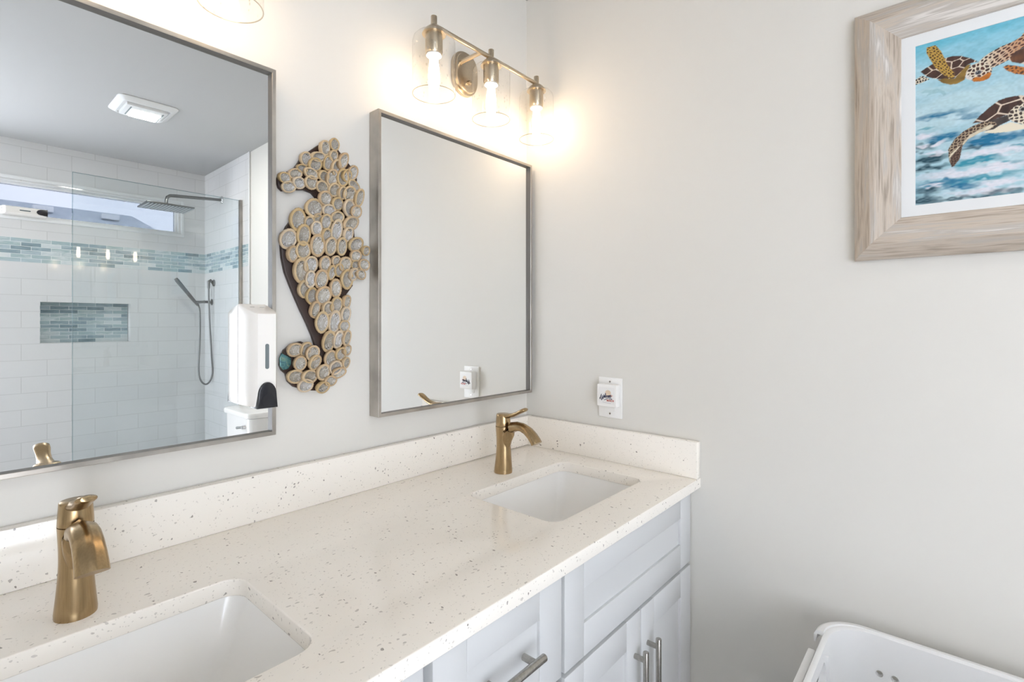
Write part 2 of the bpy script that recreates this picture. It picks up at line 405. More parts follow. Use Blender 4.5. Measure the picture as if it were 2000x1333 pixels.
# shower glass screen: pane plus wall channel, and a polished long edge
g = thing('shower_screen', 'clear frameless glass shower screen with a metal wall channel', 'shower screen', (0, -2.42, 0))
b = MB(); b.box((-.828, -.004, .10), (-.012, .004, 2.0745)); b.build('glass_panel', M['shower_glass'], g)
b = MB(); b.box((-.8305, -.0042, .10), (-.828, .0042, 2.0765)); b.box((-.828, -.0042, 2.0745), (-.012, .0042, 2.0765)); b.build('polished_edge', M['glass_edge'], g)
b = MB(); b.box((-.022, -.010, .10), (-.006, .014, 2.078), .002); b.build('wall_channel', M['steel'], g)

# ------------------------------------------------------------------ vanity
TOP = .90; TH = .0263; CF = -.578
YD = -.553                                               # door faces
v = thing('vanity_cabinet', 'white shaker double vanity cabinet under a speckled counter', 'cabinet', (0, 0, 0))
b = MB()
for lo, hi in (((-1.455, YD+.021, .09), (-1.439, -.004, TOP-TH)), ((-.020, YD+.021, .09), (-.004, -.004, TOP-TH)), ((-.872, YD+.021, .09), (-.857, -.004, TOP-TH)), ((-.576, YD+.021, .09), (-.561, -.004, TOP-TH)),
               ((-1.439, -.012, .09), (-.020, -.004, TOP-TH)), ((-1.439, YD+.021, .09), (-.020, -.012, .106)), ((-1.44, YD+.08, 0), (-.006, YD+.096, .09)),
               ((-1.439, YD+.021, TOP-TH-.012), (-.020, YD+.039, TOP-TH)), ((-1.439, YD+.021, .655), (-.020, YD+.039, .695))): b.box(lo, hi)
b.build('body', M['cab'], v)
def shaker(name, x0, x1, z0, z1, w=.0615):
    """five-piece front: four rails with a recessed flat panel"""
    b = MB(); yo, yi = YD, YD+.020; e = .0012
    b.box((x0, yo, z0), (x0+w, yi, z1), e); b.box((x1-w, yo, z0), (x1, yi, z1), e)
    b.box((x0+w, yo, z0), (x1-w, yi, z0+w), e); b.box((x0+w, yo, z1-w), (x1-w, yi, z1), e)
    b.box((x0+w-.004, yo+.006, z0+w-.004), (x1-w+.004, yi-.002, z1-w+.004))
    return b.build(name, M['cab'], v)
def bar_pull(parent, c, axis, length, post):
    """round bar on two posts"""
    x, z = c; b = MB(); yb = YD-.026; r = .0062
    if axis == 'Z': b.cyl((x, yb, z-length/2), (x, yb, z+length/2), r, seg=20, bev=.001); P = [(x, z-post/2), (x, z+post/2)]
    else: b.cyl((x-length/2, yb, z), (x+length/2, yb, z), r, seg=20, bev=.001); P = [(x-post/2, z), (x+post/2, z)]
    o = b.build('handle', M['pull'], parent); o['label'] = 'brushed nickel bar handle'
    for px, pz in P:
        b = MB(); b.cyl((px, yb, pz), (px, YD, pz), .0056, seg=16); 
        for q in [b]: pass
        me = b.build('post', M['pull'], parent)
FZ1 = .868
for x0, x1 in ((-.5635, -.004), (-1.4355, -.876)):
    xm = (x0+x1)/2+.006 if x0 > -1 else (x0+x1)/2
    shaker('false_drawer_front', x0, x1, .6805, FZ1)
    dl = shaker('door', x0, xm-.0015, .10, .672); dr = shaker('door', xm+.0015, x1, .10, .672)
    for d, hx in ((dl, xm-.0285), (dr, xm+.0313)): bar_pull(d, (hx, .604-.080), 'Z', .16, .122)
for z0, z1 in ((.6805, FZ1), (.392, .672), (.10, .383)):
    d = shaker('drawer', -.8605, -.5727, z0, z1)
    bar_pull(d, (-.7165, .767 if z0 > .6 else (z0+z1)/2+.03), 'X', .124, .082)

ct = thing('countertop', 'speckled off-white quartz countertop with two sink cutouts', 'countertop', (0, 0, TOP))
SX = (-.2975, -1.1635); SY = -.3485; SHX, SHY = .1875, .1265
b = MB(); b.plate(rect(-1.475, CF, -.001, -.001), [rrect(x, SY, SHX, SHY, .028) for x in SX], 'Z', -TH, 0, .0022); b.build('slab', M['quartz'], ct)
b = MB(); b.box((-1.475, -.024, .0), (-.001, -.001, .0932), .0018); b.build('backsplash', M['quartz'], ct)
b = MB(); b.box((-.024, CF+.0005, 0), (-.001, -.0245, .0932), .0018); b.build('side_splash', M['quartz'], ct)

def make_sink():
    s = thing('undermount_sink', '', 'sink', (SX[0], SY, TOP-TH), 'undermount sinks')
    prof = [(SHX+.022, SHY+.022, .045, 0), (SHX+.003, SHY+.003, .029, 0), (SHX+.002, SHY+.002, .028, -.003), (SHX-.006, SHY-.003, .026, -.020),
            (SHX-.030, SHY-.013, .024, -.075), (SHX-.050, SHY-.021, .024, -.112), (SHX-.060, SHY-.030, .026, -.121), (SHX-.085, SHY-.055, .026, -.126), (.03, .03, .028, -.134), (.022, .022, .0215, -.135)]
    out = [(.022, .022, .0215, -.145), (SHX-.045, SHY-.035, .05, -.137), (SHX-.01, SHY-.005, .045, -.11), (SHX+.012, SHY+.012, .042, -.012), (SHX+.022, SHY+.022, .045, -.010)]
    R = [[(x, y, z) for x, y in rrect(0, 0, hx, hy, r, 8)] for hx, hy, r, z in prof+out]
    b = MB(); b.rings(R+[R[0]], False, False); b.build('basin', M['china'], s, 50)
    b = MB(); b.lathe([(.0, -.1340), (.019, -.1340), (.022, -.1325), (.0225, -.1360), (.0225, -.15), (0, -.15)], seg=32); b.build('drain', M['chrome'], s)
    return s
s0 = make_sink(); s0['label'] = 'white rectangular sink set in the counter beside the side wall'
s1 = copy_tree(s0); s1.location.x = SX[1]; s1['label'] = 'white rectangular sink at the near left end of the counter'

# ------------------------------------------------------------------ faucets
def make_faucet():
    f = thing('faucet', '', 'faucet', (SX[0], -.1655, TOP), 'single-handle bronze faucets')
    # flared column, slightly flattened, with a cut lip at the top
    def col_r(h):
        k = h/.122; return .0255-.0066*sin(min(1, k*1.25)*pi/2) + .006*max(0, k-.55)**1.3
    R = []
    for i in range(25):
        h = .122*i/24; r = col_r(h)
        R.append([(r*.94*cos(2*pi*k/36), -.0015*sin(pi*h/.122)+r*sin(2*pi*k/36), h) for k in range(36)])
    R[0] = [(x*.97, y*.97, 0) for x, y, _ in R[0]]
    b = MB(); b.rings(R)
    # broad spout growing out of the column front and curving down, ridged along its top
    path = [(0, -.002, .070), (0, -.008, .092), (0, -.019, .1085), (0, -.034, .1195), (0, -.052, .1255), (0, -.069, .1255), (0, -.085, .1195), (0, -.099, .1090), (0, -.1085, .0985), (0, -.1130, .0915)]
    ha = [.0125, .0155, .0168, .0165, .0162, .0162, .0164, .0168, .0172, .0174]
    hb = [.0190, .0185, .0165, .0138, .0116, .0104, .0100, .0100, .0102, .0104]
    pts = [Vector(p) for p in path]; n = len(pts); RR = []
    for i, p in enumerate(pts):
        d = (pts[min(i+1, n-1)]-pts[max(0, i-1)]).normalized(); a = Vector((1, 0, 0)); nrm = a.cross(d)
        if nrm.z < 0 and i < 3: pass
        ring = []
        for k in range(32):
            t = 2*pi*k/32; ca, sa = cos(t), sin(t)
            x = ha[i]*(abs(ca)**.75)*(1 if ca >= 0 else -1); h = hb[i]*(abs(sa)**.8)*(1 if sa >= 0 else -1)
            up = -1 if nrm.dot(Vector((0, -1, 1))) < 0 else 1
            if h > 0: h *= 1+.28*max(0, 1-abs(x)/(ha[i]*.45)) * min(1, i/3)     # raised ridge
            else: h *= .75
            ring.append(p + a*x + nrm*(up*h))
        RR.append(ring)
    b.rings(RR); b.build('body', M['bronze'], f, 50)
    # aerator mouth
    # handle: hub and flat upswept lever
    R = [[((r*cos(2*pi*k/32)), r*sin(2*pi*k/32)+dy, h) for k in range(32)] for r, h, dy in ((.0192, .1225, 0), (.0198, .124, 0), (.0192, .136, 0), (.0184, .148, 0), (.0180, .1535, 0), (.0164, .1550, 0), (.006, .1553, 0))]
    b = MB(); b.rings(R)
    lv = [(0, .006, .1480), (0, -.006, .1495), (0, -.020, .1515), (0, -.036, .1555), (0, -.052, .1625), (0, -.066, .1695), (0, -.0755, .1735), (0, -.0795, .1745)]
    wa = [.013, .0138, .0122, .0104, .0102, .0116, .0112, .0072]; tb = [.006, .0068, .0064, .0054, .0048, .0050, .0050, .0034]
    b.tube(lv, list(zip(wa, tb)), 20, up=(1, 0, 0))
    h = b.build('handle', M['bronze'], f, 50)
    b = MB(); b.cyl((0, 0, .1195), (0, 0, .1235), .0168, seg=32); b.build('collar', M['dark'], f)
    return f
f0 = make_faucet(); f0['label'] = 'brushed bronze faucet behind the sink beside the side wall'
f1 = copy_tree(f0); f1.location.x = SX[1]; f1['label'] = 'brushed bronze faucet seen from the front, behind the near left sink'

# ------------------------------------------------------------------ mirrors
def make_mirror(x0, x1, z0, z1, label):
    t = thing('wall_mirror', label, 'mirror', (x0, 0, z0), 'vanity mirrors'); W, H = x1-x0, z1-z0; w = .0078
    b = MB()
    def rg(i, y): return [(i, y, i), (W-i, y, i), (W-i, y, H-i), (i, y, H-i)]
    b.rings([rg(.0005, -.001), rg(0, -.002), rg(0, -.0395), rg(.0006, -.040), rg(w-.0006, -.040), rg(w, -.0395)], False, False)
    b.mi = 1; b.rings([rg(w, -.0395), rg(w, -.026)], False, False)
    b.build('frame', [M['steel'], M['reveal']], t, 20)
    b = MB(); b.box((w*.6, -.030, w*.6), (W-w*.6, -.026, H-w*.6)); b.build('mirror_glass', M['mirror'], t, 0)
    b = MB(); b.box((.003, -.0255, .003), (W-.003, -.001, H-.003)); b.build('backing', M['dark'], t, 0)
    return t
make_mirror(-.5985, -.0205, 1.071, 1.8052, 'tall mirror in a thin brushed metal frame, between the seahorse and the corner')
make_mirror(-1.4165, -.8385, 1.071, 1.8052, 'mirror in a thin metal frame, reflecting the shower')
# ------------------------------------------------------------------ measured layouts (metres; picture in 0.1 mm from its lower left corner)
SHELLS = [(-0.7061, 1.6964, 0.0113, 0.0129, 0), (-0.7305, 1.6815, 0.0124, 0.0152, 0), (-0.7438, 1.6623, 0.0158, 0.0093, -10), (-0.7708, 1.6494, 0.0124, 0.0134, 0), (-0.751, 1.6428, 0.0165, 0.0129, -15), (-0.7096, 1.6719, 0.0107, 0.0113, 0), (-0.6862, 1.6659, 0.0124, 0.018, 15), (-0.721, 1.6506, 0.0107, 0.0155, 8), (-0.702, 1.647, 0.0128, 0.0163, 12), (-0.7786, 1.6275, 0.0113, 0.0077, 0), (-0.8173, 1.5982, 0.0139, 0.0103, 0), (-0.7927, 1.6133, 0.0144, 0.0098, -15), (-0.7601, 1.6179, 0.0169, 0.0103, 10), (-0.7327, 1.6229, 0.0135, 0.0103, 15), (-0.7865, 1.5958, 0.0144, 0.0113, 5), (-0.759, 1.5995, 0.015, 0.0134, 0), (-0.8065, 1.5806, 0.0144, 0.0108, -15), (-0.7124, 1.62, 0.0134, 0.018, 20), (-0.7316, 1.5979, 0.0146, 0.0119, 25), (-0.6855, 1.6247, 0.014, 0.0186, 10), (-0.6759, 1.6355, 0.0124, 0.0134, 20), (-0.6601, 1.6435, 0.0122, 0.0169, 20), (-0.6552, 1.6157, 0.0158, 0.0103, 25), (-0.7054, 1.5968, 0.0135, 0.0144, 20), (-0.6879, 1.5927, 0.011, 0.0134, 0), (-0.6663, 1.5947, 0.0158, 0.0165, 15), (-0.644, 1.589, 0.0122, 0.0197, 5), (-0.7282, 1.5711, 0.018, 0.015, 0), (-0.6996, 1.5667, 0.0158, 0.0139, 0), (-0.7547, 1.5465, 0.0219, 0.0186, -15), (-0.6711, 1.5609, 0.0158, 0.0191, -15), (-0.7181, 1.5475, 0.0152, 0.0124, 0), (-0.6515, 1.5554, 0.0134, 0.0135, 0), (-0.7896, 1.5162, 0.017, 0.0227, 10), (-0.7434, 1.5275, 0.009, 0.0103, 0), (-0.6973, 1.5359, 0.0152, 0.0124, -15), (-0.7637, 1.516, 0.0103, 0.0119, 0), (-0.7249, 1.522, 0.0118, 0.0163, 0), (-0.665, 1.5289, 0.0226, 0.0146, -20), (-0.7493, 1.5016, 0.0129, 0.0144, 0), (-0.6996, 1.5043, 0.0129, 0.0236, 5), (-0.8079, 1.4753, 0.0165, 0.0202, 20), (-0.7771, 1.4854, 0.0155, 0.0206, 5), (-0.6735, 1.5002, 0.014, 0.0158, 15), (-0.7271, 1.491, 0.0124, 0.0158, 0), (-0.746, 1.4645, 0.0169, 0.0227, 0), (-0.7147, 1.4681, 0.014, 0.0191, 0), (-0.6879, 1.4701, 0.0122, 0.0191, -5), (-0.6515, 1.4809, 0.0201, 0.0158, -20), (-0.776, 1.4508, 0.0155, 0.0175, 0), (-0.8028, 1.4409, 0.0122, 0.0155, 0), (-0.6527, 1.4541, 0.0134, 0.0124, 0), (-0.6275, 1.4679, 0.0116, 0.0107, 0), (-0.7844, 1.4074, 0.0179, 0.0242, -10), (-0.7596, 1.4232, 0.0151, 0.0173, 0), (-0.7289, 1.4271, 0.0126, 0.0162, 0), (-0.702, 1.4367, 0.0113, 0.0113, 0), (-0.6769, 1.4329, 0.0143, 0.0162, -8), (-0.6523, 1.4326, 0.0103, 0.0101, 0), (-0.6311, 1.4332, 0.0143, 0.012, 15), (-0.7136, 1.4093, 0.0094, 0.015, 0), (-0.6942, 1.4156, 0.0123, 0.0139, 0), (-0.6742, 1.3964, 0.0184, 0.0208, -20), (-0.6592, 1.411, 0.0109, 0.0139, 0), (-0.6382, 1.41, 0.015, 0.0107, 10), (-0.7608, 1.3907, 0.0107, 0.0173, 0), (-0.7363, 1.3947, 0.0156, 0.0196, 0), (-0.7762, 1.368, 0.0133, 0.0167, 0), (-0.7572, 1.3562, 0.0139, 0.0173, 0), (-0.7314, 1.3584, 0.0176, 0.0191, 0), (-0.702, 1.3741, 0.0145, 0.0196, -10), (-0.7518, 1.3285, 0.0121, 0.0167, 0), (-0.722, 1.3291, 0.0145, 0.0144, 0), (-0.6994, 1.3381, 0.0139, 0.0176, 0), (-0.6769, 1.3473, 0.0116, 0.0132, 0), (-0.6782, 1.3179, 0.013, 0.0157, 0), (-0.7339, 1.2982, 0.0151, 0.0219, -3), (-0.7046, 1.2983, 0.0139, 0.0246, 3), (-0.6809, 1.2897, 0.013, 0.0121, 0), (-0.7187, 1.259, 0.0151, 0.022, -3), (-0.6955, 1.2596, 0.0123, 0.0195, 3), (-0.6755, 1.264, 0.0096, 0.0164, 5), (-0.6755, 1.2358, 0.0109, 0.0115, 0), (-0.7149, 1.2207, 0.0132, 0.0173, 5), (-0.6915, 1.228, 0.0139, 0.0139, 0), (-0.679, 1.2079, 0.0102, 0.012, 0), (-0.702, 1.1996, 0.0139, 0.0151, 0), (-0.6942, 1.187, 0.0171, 0.0113, -10), (-0.7149, 1.1694, 0.0164, 0.0113, 5), (-0.7339, 1.1887, 0.0164, 0.0162, 15), (-0.7339, 1.1592, 0.0176, 0.0121, 5), (-0.7703, 1.1649, 0.0167, 0.0139, 10), (-0.7644, 1.1828, 0.0202, 0.0127, 10), (-0.7948, 1.1841, 0.0191, 0.0133, 10), (-0.784, 1.2128, 0.0127, 0.0152, 0), (-0.7535, 1.2122, 0.015, 0.0162, 30), (-0.7572, 1.2321, 0.0145, 0.0156, 15), (-0.7699, 1.2419, 0.0113, 0.015, 15), (-0.7937, 1.2417, 0.0167, 0.0139, 0)]
BOARD = [(-0.8245, 1.5918), (-0.8203, 1.5779), (-0.8129, 1.5719), (-0.7934, 1.5779), (-0.7655, 1.5834), (-0.7482, 1.5801), (-0.7388, 1.5718), (-0.7528, 1.5514), (-0.7689, 1.5386), (-0.789, 1.5211), (-0.8043, 1.4994), (-0.8129, 1.4789), (-0.8161, 1.4593), (-0.814, 1.4328), (-0.8075, 1.4024), (-0.7967, 1.3751), (-0.7857, 1.3495), (-0.7734, 1.3225), (-0.7598, 1.295), (-0.7482, 1.2682), (-0.7399, 1.2422), (-0.734, 1.2182), (-0.7316, 1.2045), (-0.7376, 1.2139), (-0.7447, 1.2322), (-0.7563, 1.2494), (-0.7734, 1.2566), (-0.7934, 1.2517), (-0.8086, 1.2393), (-0.8161, 1.2226), (-0.8182, 1.2078), (-0.814, 1.1968), (-0.8054, 1.1887), (-0.8011, 1.1722), (-0.789, 1.1603), (-0.7655, 1.1503), (-0.7304, 1.1456), (-0.6999, 1.1552), (-0.6823, 1.1746), (-0.6707, 1.2149), (-0.6694, 1.2737), (-0.6759, 1.3266), (-0.6694, 1.3562), (-0.6484, 1.3833), (-0.6616, 1.4039), (-0.6322, 1.4517), (-0.643, 1.489), (-0.6484, 1.5361), (-0.6404, 1.5794), (-0.6377, 1.634), (-0.655, 1.6612), (-0.6848, 1.6892), (-0.6974, 1.7045), (-0.7123, 1.7016), (-0.734, 1.689), (-0.7528, 1.6717), (-0.7689, 1.6588), (-0.7779, 1.6412), (-0.7879, 1.6257), (-0.8043, 1.6144), (-0.8203, 1.6034)]
INLAY = [(-0.8208, 1.2233), (-0.8166, 1.2337), (-0.807, 1.2279), (-0.7962, 1.222), (-0.7962, 1.2091), (-0.8027, 1.1988), (-0.8134, 1.1975), (-0.8197, 1.2064)]
BANDS = [(418, 1694, 415, 106, 'deep', 0.9), (809, 1536, 190, 69, 'deep', 0.6), (283, 1517, 341, 107, 'pale', 0.8), (118, 1452, 139, 72, 'teal', 0.6), (146, 1319, 180, 90, 'white', 0.9), (391, 1224, 201, 105, 'deep', 0.9), (118, 1110, 209, 108, 'dark', 0.8), (337, 1149, 68, 44, 'white', 0.9), (118, 1128, 104, 54, 'white', 0.8), (1058, 1048, 398, 185, 'deep', 1), (872, 973, 220, 68, 'dark', 0.7), (1415, 1029, 174, 131, 'deep', 0.8), (1118, 816, 485, 101, 'white', 0.9), (1415, 832, 116, 66, 'teal', 0.7), (215, 874, 289, 107, 'dark', 0.9), (283, 966, 286, 44, 'white', 0.7), (872, 683, 352, 102, 'teal', 0.9), (1298, 561, 266, 99, 'teal', 0.8), (215, 695, 316, 89, 'dark', 0.8), (872, 512, 819, 102, 'white', 0.9), (872, 359, 629, 77, 'teal', 0.8), (418, 373, 402, 88, 'deep', 0.7), (1179, 218, 360, 83, 'white', 0.9), (242, 333, 178, 53, 'white', 0.8), (616, 233, 312, 79, 'deep', 0.8), (146, 243, 208, 108, 'dark', 0.8), (996, 116, 556, 68, 'white', 0.8), (745, 38, 640, 86, 'dark', 0.7), (104, 88, 209, 144, 'dark', 0.8), (1415, 28, 174, 49, 'dark', 0.6), (745, 1863, 769, 224, 'pale', 0.8), (351, 2189, 473, 106, 'pale', 0.6)]
POLYS = {'shell1': [(77, 2601), (149, 2643), (275, 2699), (440, 2746), (553, 2744), (665, 2708), (806, 2615), (906, 2518), (806, 2521), (759, 2505), (704, 2439), (649, 2372), (569, 2313), (440, 2332), (275, 2406), (175, 2471), (120, 2543)], 'flip1': [(171, 3041), (300, 3044), (383, 2890), (440, 2719), (473, 2601), (577, 2406), (569, 2345), (505, 2344), (408, 2450), (300, 2615), (217, 2806), (171, 2932)], 'belly1': [(334, 2366), (440, 2354), (577, 2310), (665, 2409), (759, 2505), (806, 2510), (728, 2294), (720, 2244), (617, 2202), (521, 2210), (408, 2278)], 'rear1': [(-13, 2465), (98, 2517), (158, 2476), (217, 2414), (107, 2383), (-13, 2365)], 'head1': [(728, 2284), (743, 2384), (806, 2479), (913, 2505), (1012, 2461), (1079, 2377), (1094, 2310), (1079, 2233), (1049, 2160), (951, 2140), (837, 2186), (751, 2244)], 'beak1': [(821, 2207), (875, 2247), (936, 2217), (1012, 2255), (1064, 2279), (1083, 2232), (1049, 2160), (951, 2140), (844, 2163)], 'cheek1': [(728, 2284), (740, 2353), (767, 2303), (821, 2264), (829, 2199), (751, 2244)], 'arm2': [(906, 2508), (951, 2554), (1064, 2629), (1212, 2689), (1356, 2717), (1463, 2768), (1498, 2825), (1602, 2875), (1705, 2757), (1568, 2600), (1392, 2523), (1321, 2417), (1212, 2373), (1094, 2341), (1012, 2451)], 'shell2': [(1299, 2425), (1392, 2534), (1498, 2566), (1637, 2595), (1906, 2546), (2164, 2308), (2227, 2088), (2036, 2067), (1705, 2168), (1498, 2272), (1356, 2355)], 'flip2': [(1234, 2305), (1285, 2329), (1392, 2282), (1498, 2217), (1637, 2151), (1705, 2070), (1637, 2023), (1498, 2083), (1392, 2132), (1285, 2227)], 'head2': [(2164, 2308), (2290, 2348), (2443, 2255), (2473, 2124), (2382, 2072), (2227, 2126)], 'shell3': [(828, 1394), (922, 1506), (1045, 1624), (1179, 1721), (1298, 1744), (1450, 1732), (1587, 1684), (1788, 1561), (1744, 1461), (1496, 1580), (1357, 1488), (1310, 1435), (1215, 1410), (1058, 1385), (947, 1389)], 'head3': [(1298, 1438), (1357, 1537), (1450, 1577), (1519, 1574), (1621, 1528), (1721, 1420), (1699, 1217), (1587, 1165), (1498, 1196), (1357, 1290), (1310, 1352)], 'flip3': [(485, 992), (577, 1163), (694, 1273), (821, 1344), (971, 1391), (1118, 1352), (1155, 1293), (1070, 1230), (922, 1200), (770, 1117), (694, 1014), (674, 949), (655, 815), (577, 658), (537, 645), (498, 779)], 'flip3c': [(524, 895), (668, 1037), (796, 1196), (922, 1251), (1070, 1315), (1118, 1285), (1045, 1228), (922, 1200), (770, 1117), (674, 1001), (577, 884), (511, 758), (501, 848)], 'flip3d': [(694, 1074), (674, 932), (648, 764), (551, 645), (508, 750), (518, 836), (616, 954)], 'under3': [(971, 1187), (1118, 1252), (1215, 1261), (1333, 1288), (1498, 1196), (1699, 1104), (1498, 1123), (1298, 1123), (1118, 1143)], 'dark3': [(947, 1389), (1215, 1410), (1310, 1431), (1321, 1316), (1191, 1267), (1118, 1218), (1021, 1209), (959, 1224), (1118, 1336)], 'ghost1': [(73, 2179), (149, 2227), (250, 2196), (342, 2190), (440, 2107), (457, 2048), (424, 2025), (375, 2105), (275, 2113), (158, 2093), (217, 2152)], 'eye1': [(906, 2315)], 'eye3': [(1484, 1477)]}
# ------------------------------------------------------------------ vanity lights
def make_light():
    f = thing('vanity_light', '', 'wall light', (-.2752, 0, 2.0), 'three-lamp vanity lights')
    yb = -.100; XS = (-.2043, 0, .2017)
    cap = lambda r, hh: [(r*cos(a), hh+r*sin(a)) for a in [pi*i/16 for i in range(17)]] + [(r*cos(a), -hh+r*sin(a)) for a in [pi+pi*i/16 for i in range(17)]]
    b = MB(); sh = lambda P: [(u-.0135, w+.0108) for u, w in P]
    b.prism(sh(cap(.0475, .0150)), 'Y', -.012, -.001, .002); b.prism(sh(cap(.041, .0150)), 'Y', -.021, -.011, .003); p = b.build('back_plate', M['nickel'], f)
    b = MB(); b.cyl((-.0115, -.019, -.018), (-.0115, -.032, -.018), .0065, .005, 20, .001); b.build('finial', M['nickel'], f)
    b = MB(); b.cyl((-.039, -.018, .0315), (-.039, yb, .0315), .0056, seg=18); b.cyl((-.039, -.019, .0315), (-.039, -.024, .0315), .008, seg=18); b.build('arm', M['nickel'], f)
    b = MB(); b.cyl((XS[0], yb, .0315), (XS[2], yb, .0315), .0056, seg=18); b.build('crossbar', M['nickel'], f)
    for x in XS:
        b = MB(); b.cyl((x, yb, .020), (x, yb, .0535), .0078, seg=22, bev=.001)
        b.lathe([(.0075, .0300), (.014, .0270), (.022, .0200), (.0285, .0110), (.0292, .0078), (.004, .0078)], (x, yb, 0), seg=36); b.build('stem', M['nickel'], f, 40)
        b = MB(); b.lathe([(.0, .0078), (.0215, .0078), (.0215, -.036), (.0195, -.041), (.0, -.041)], (x, yb, 0), seg=36); sk = b.build('socket', M['nickel'], f, 40)
        b = MB(); b.lathe([(.0125, -.0405), (.0188, -.0415), (.0188, -.0450), (.0125, -.0460), (.011, -.042)], (x, yb, 0), seg=36); b.build('socket_ring', M['china'], sk, 40)
        prof = [(.0225, .0072), (.034, .0068), (.044, .0035), (.0500, -.0030), (.0525, -.0125), (.053, -.03), (.053, -.09), (.053, -.1395)]
        b = MB(); b.lathe(prof, (x, yb, 0), seg=64); b.mi = 1
        b.lathe([(.053, -.1395), (.0531, -.1406), (.0520, -.1412), (.0509, -.1404), (.0510, -.1395)], (x, yb, 0), seg=64)
        b.build('glass_shade', [M['shade'], M['shade_rim']], f, 60)
        b = MB(); b.lathe([(.0, -.044), (.0105, -.046), (.0105, -.058), (.0128, -.073), (.0142, -.090), (.0138, -.112), (.0115, -.127), (.006, -.1335), (.0, -.135)], (x, yb, 0), seg=24); b.build('bulb', M['bulb'], f, 60)
    return f
l0 = make_light(); l0['label'] = 'three-lamp satin nickel light with clear glass shades over the mirror beside the corner'
l1 = copy_tree(l0); l1.location.x -= .871; l1['label'] = 'vanity light with only the rim of its last glass shade showing at the top edge'

# ------------------------------------------------------------------ seahorse
SH = SHELLS
t = thing('seahorse_wall_art', 'seahorse wall art covered in abalone shells, hung between the two mirrors', 'wall art', (-.72, 0, 1.43))
OX, OZ = -.72, 1.43
b = MB(); b.prism([(x-OX, z-OZ) for x, z in BOARD], 'Y', -.012, -.001, .002); b.build('board', M['board'], t)
b = MB(); b.prism([(x-OX, z-OZ) for x, z in INLAY], 'Y', -.016, -.011, .002); b.build('inlay', M['paua'], t)
def shell_mesh(seed):
    rnd = random.Random(seed); n = 40; t_ = bmesh.new(); ph = rnd.uniform(0, 6)
    def outl(k, s): 
        a = 2*pi*k/n; r = 1+.05*cos(a-pi/2)+.02*sin(2*a+ph)
        return r*cos(a)*s, r*sin(a)*s
    rib = lambda k: (1+.030*sin(k*2*pi/n*20+ph) if .35*n < k < .9*n or seed % 2 else 1+.012*sin(k*2*pi/n*13+ph))
    ox, oy = -.18, .30       # bowl sinks towards the spiral end
    R = []
    for s, h, off in ((.50, .0, .0), (.86, -.25, 0), (1.00, -.62, 0), (1.03, -.84, 0), (1.01, -.96, 0), (.95, -1.0, 0), (.86, -.985, .02), (.775, -.90, .04), (.67, -.68, .15), (.54, -.46, .4), (.30, -.33, .7), (.10, -.28, 1.0)):
        ring = []
        for k in range(n):
            x, z = outl(k, s); q = rib(k) if .95 < s+.1 and h > -.99 and s > .87 else 1
            ring.append((x*q+ox*off, h+.03*sin(3*2*pi*k/n+ph)*(s > .7), z*q+oy*off))
        R.append(ring)
    b = MB(); b.rings(R[:8], True, False); b.mi = 1; b.rings(R[7:], False, True)
    # row of breathing holes along one edge and the spiral whorl
    b.mi = 2
    for i in range(4+seed % 3):
        a = 2*pi*(.50+.075*i) if seed % 2 else 2*pi*(-.05+.07*i)
        b.lathe([(.0, -.60+.01*i), (.035, -.60), (.035, -.5)], (.70*cos(a), -.10, .70*sin(a)), 'Y', 8)
    b.mi = 1
    sp = [(ox+.20*cos(u)*(1-u/14), -.30-.10*(1-u/12), oy+.16*sin(u)*(1-u/14)) for u in [i*.5 for i in range(20)]]
    b.tube(sp, [.05-.0018*i for i in range(20)], 8)
    me = b.build('shell', [M['rim'], M['nacre'], M['dark']], None, 50)
    return me
protos = [shell_mesh(i) for i in range(5)]
rs = random.Random(4); used = set()
for i, (x, z, sx, sz, ang) in enumerate(SH):
    k = rs.randrange(5); p = protos[k]
    if k in used: o = p.copy(); C.objects.link(o)
    else: o = p; used.add(k)
    o.parent = t; dep = .0135+.002*rs.random()
    o.location = (x-OX, -.0115-.0045*rs.random(), z-OZ)
    # each shell lies like a fish scale: its upper left edge stands proud, its lower right edge tucks under
    tilt = Matrix.Rotation(rs.uniform(.10, .42), 3, 'Z') @ Matrix.Rotation(rs.uniform(.08, .36), 3, 'X') @ Matrix.Rotation(radians(ang)+(pi if rs.random() < .25 else 0), 3, 'Y')
    o.rotation_euler = tilt.to_euler()
    o.scale = (sx*1.11, dep, sz*1.11)
for i, p in enumerate(protos):
    if i not in used: bpy.data.objects.remove(p)

